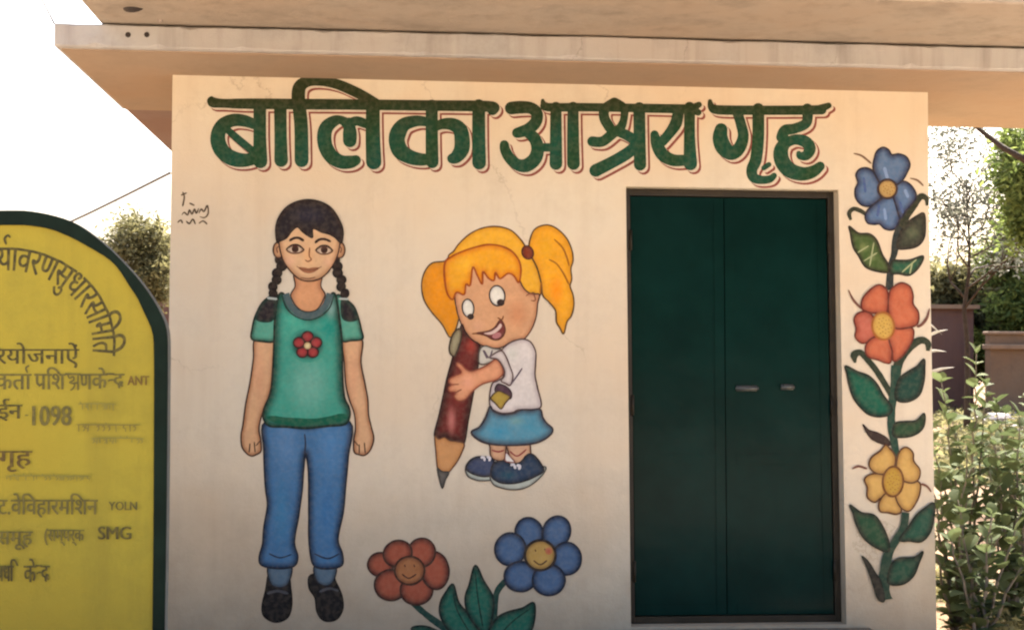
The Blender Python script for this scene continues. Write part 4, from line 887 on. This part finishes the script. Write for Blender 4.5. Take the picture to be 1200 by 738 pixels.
# ---- shrubs right of the building, leaf by leaf
def leaf_mesh():
    prof = [(0,.02),(.12,.16),(.3,.30),(.52,.36),(.75,.29),(.92,.12),(1,.0)]
    V = []; Fc = []
    for t, w_ in prof:
        z = -.22*(t-.3)**2+.02; V += [(t, -w_, z+w_*.25), (t, 0, z), (t, w_, z+w_*.25)]
    for i in range(len(prof)-1):
        a = i*3; Fc += [(a, a+3, a+4, a+1), (a+1, a+4, a+5, a+2)]
    me = bpy.data.meshes.new("leaf"); me.from_pydata(V, [], Fc); me.materials.append(M['pale']); me.polygons.foreach_set("use_smooth", [True]*len(me.polygons)); return me
LEAF = leaf_mesh()
def shrub(label, base, stems, seed, size=.115):
    r_ = random.Random(seed); root = empty("leafy_shrub", base); tag(root, label, "shrub", "shrubs beside the building")
    n = 0
    for (dx, dy, hh) in stems:
        p = Vector((r_.uniform(-.05,.05), r_.uniform(-.05,.05), -.05)); q = [p]; K = max(3, int(hh/.06))
        for k in range(1, K+1):
            t = k/K; q.append(Vector((dx*t**1.2+r_.uniform(-.01,.01), dy*t**1.2+r_.uniform(-.01,.01), hh*t)))
        mb = MB(); mb.tube(q, [.011*(1-.75*i/K) for i in range(K+1)], 6); mb.build("stem", M['twig'], root, True)
        a0 = r_.uniform(0, 6.28)
        for k in range(1, K+1):
            if r_.random() < .06: continue
            for s_ in (0, 1, 2) if k > K-2 else (0, 1):
                if n >= 299: break
                a = a0+k*1.57+s_*(math.pi if k <= K-2 else 2.1)+r_.uniform(-.35,.35); sz = size*r_.uniform(.55,1.3)*(1.0-.35*(k/K)**3)
                o = bpy.data.objects.new("leaf", LEAF); link(o, root); o.location = q[k]; o.rotation_euler = (r_.uniform(-.4,.4), r_.uniform(-.85,.15)-.25*(k/K), a); o.scale = (sz, sz*r_.uniform(.85,1.15), sz); n += 1
    return root
def gq(px, Y): v = at(px, 500, Y); return (v.x, Y, GZ)
shrub("tall pale green shrub closest to the building's right edge", gq(1136, .75), [(-.12,.1,1.32),(.02,-.05,1.48),(-.25,-.05,1.05),(.14,.1,1.30),(.0,.2,1.1),(-.18,-.2,.8),(.2,-.15,.9)], 3)
shrub("broad pale leaved shrub filling the lower right corner", gq(1186, .45), [(-.1,.0,1.0),(.08,.1,1.15),(-.2,-.1,.8),(.2,0,.95),(.0,-.2,.75),(.25,.15,1.1),(-.05,.15,1.05)], 4, .12)
shrub("low shrub in front at the foot of the building's right corner", gq(1150, -.05), [(-.2,-.05,.62),(.0,-.1,.7),(.2,0,.72),(.32,.05,.6),(-.08,.1,.75),(.1,.1,.66)], 6, .105)
shrub("dark dense shrub between the corner and the tallest shrub", gq(1118, .35), [(-.1,.1,.9),(.05,-.05,1.0),(-.2,-.05,.7),(.14,.1,.95),(.0,.2,.8),(.2,-.15,.6),(.28,.05,.85)], 13, .11)
shrub("shrub with drooping leaves just inside the right edge of the view", gq(1205, .9), [(-.15,.1,1.2),(.05,-.05,1.3),(-.28,-.05,.9),(.14,.1,1.1),(.0,.2,1.0),(-.2,-.15,.7)], 14, .115)
shrub("half hidden shrub behind the tallest one, nearer the yard", gq(1195, 1.9), [(-.1,0,1.1),(.1,.1,1.2),(-.25,.1,.95),(.2,-.1,1.05)], 8, .11)
# a few long pale leaves that poke out past the wall edge
yl = empty("spiky_plant", gq(1062, 1.5)); tag(yl, "pale spiky plant poking out from behind the wall's right edge", "plant")
M['spike'] = leaf_mat("bleached_leaf", (.25,.24,.2), (.4,.38,.34), .2)
for (tx, ty, bx_, by_) in ((1111,386,1092,398),(1110,412,1088,417),(1119,430,1088,441),(1104,392,1085,380),(1106,440,1080,452)):
    a = at(bx_-30, by_+ (by_-ty)*1.2, 1.5)-yl.location; b_ = at(tx, ty, 1.5)-yl.location; m1 = (a+b_)/2+Vector((0,-.02,.02)); d = (b_-a).normalized(); u = Vector((-d.z*.8, .6, d.x*.8)).normalized()
    ws = (.008,.012,.013,.009,.0); V = []; Fc = []
    for i, w_ in enumerate(ws):
        t = i/4; c_ = a.lerp(b_, t)+Vector((0,0,.03*math.sin(math.pi*t))); V += [c_-u*w_, c_+Vector((0,-.004,0)), c_+u*w_]
    for i in range(4): k = i*3; Fc += [(k,k+3,k+4,k+1),(k+1,k+4,k+5,k+2)]
    mesh("leaf", V, Fc, M['spike'], yl, True)
mb = MB(); mb.tube([(0,0,-.1),(.01,0,.5),(.0,0,1.2)], [.02,.016,.01], 6); mb.build("stem", M['twig'], yl, True)
# rubble on the yard
M['stone'] = mat("grey_stone", (.30,.27,.26), .9, .25, 5, .5, 18)
def stone(px, Y, r, seed, label, dz=0.):
    r_ = random.Random(seed); V = []; Fc = []; nu, nv = 9, 6
    for j in range(nv+1):
        for i in range(nu):
            th = math.pi*j/nv; ph = 2*math.pi*i/nu; k = r*(1+r_.uniform(-.2,.2)*(0 < j < nv)); V.append((k*math.sin(th)*math.cos(ph)*1.25, k*math.sin(th)*math.sin(ph), k*.62*math.cos(th)))
    for j in range(nv):
        for i in range(nu): Fc.append((j*nu+i, j*nu+(i+1)%nu, (j+1)*nu+(i+1)%nu, (j+1)*nu+i))
    o = mesh("stone", V, Fc, M['stone']); o.location = Vector(gp(px, Y))+Vector((0,0,r*.35+dz)); o.rotation_euler = (0, 0, r_.uniform(0,3)); tag(o, label, "stone", "stones lying in the yard"); return o
stone(1170, 21, .34, 1, "largest grey stone in the yard below the boundary wall"); stone(1190, 19, .20, 2, "grey stone at the right edge of the yard")
stone(1150, 22, .22, 3, "grey stone nearest the slender tree trunk"); stone(1182, 24, .24, 4, "farthest grey stone, just under the boundary wall")
# low weeds in the yard: uncountable
cs = []
r_ = random.Random(99)
for _ in range(420):
    Y = r_.uniform(8, 29); p = gp(r_.uniform(1100, 1240), Y); cs.append((p[0], p[1], GZ+.12))
o = leaves(cs, (.28,.28,.2), 26, .06, M['olive'], None, "weeds", seed=9); tag(o, "dry olive weeds scattered over the yard", "weeds", kind="stuff")
cs = [(gp(r_.uniform(1100,1215), 1)[0], r_.uniform(-.1, 3.0), GZ+.06) for _ in range(130)]
o = leaves(cs, (.13,.13,.10), 24, .028, M['olive'], None, "ground_cover", seed=10); tag(o, "low green ground cover under the shrubs", "ground cover", kind="stuff")
# wires
M['wire'] = mat("grey_cable", (.16,.15,.14), .7, .1, 10)
a = at(199, 203, .6); b_ = at(-160, 300, 9); mb = MB(); mb.tube([a.lerp(b_, t)-Vector((0,0,.25*math.sin(math.pi*t))) for t in [i/14 for i in range(15)]], .008, 5)
o = mb.build("overhead_wire", M['wire']); tag(o, "thin grey wire crossing the sky from behind the board to the building", "wire")
a = at(63.5, 28, SY0+.02); b_ = at(20, -60, -.2); mb = MB(); mb.tube([a.lerp(b_, t) for t in (0,.25,.5,.75,1)], .0045, 5)
o = mb.build("cable", M['wire']); tag(o, "short cable rising from the left front corner of the roof slab", "cable")

# ---- unseen trees added behind the viewpoint to darken the door's reflection
for i, (x, Y, h_) in enumerate(((-7.5,-19,5.2),(-3.9,-20,4.4),(-.6,-19.5,5.0),(3.1,-20.5,4.6),(8.0,-19,5.4),(11.5,-20,4.8))):
    tree("unseen_tree", ("first","second","third","fourth","fifth","sixth")[i]+" dark tree of the unseen row added behind the viewpoint, counted from the left", (x, Y, GZ), h_, 2.0, .6, 45, .16, M['olive'], 80+i, r0=.12, nb=11, first=.15, group="unseen trees added behind the viewpoint")
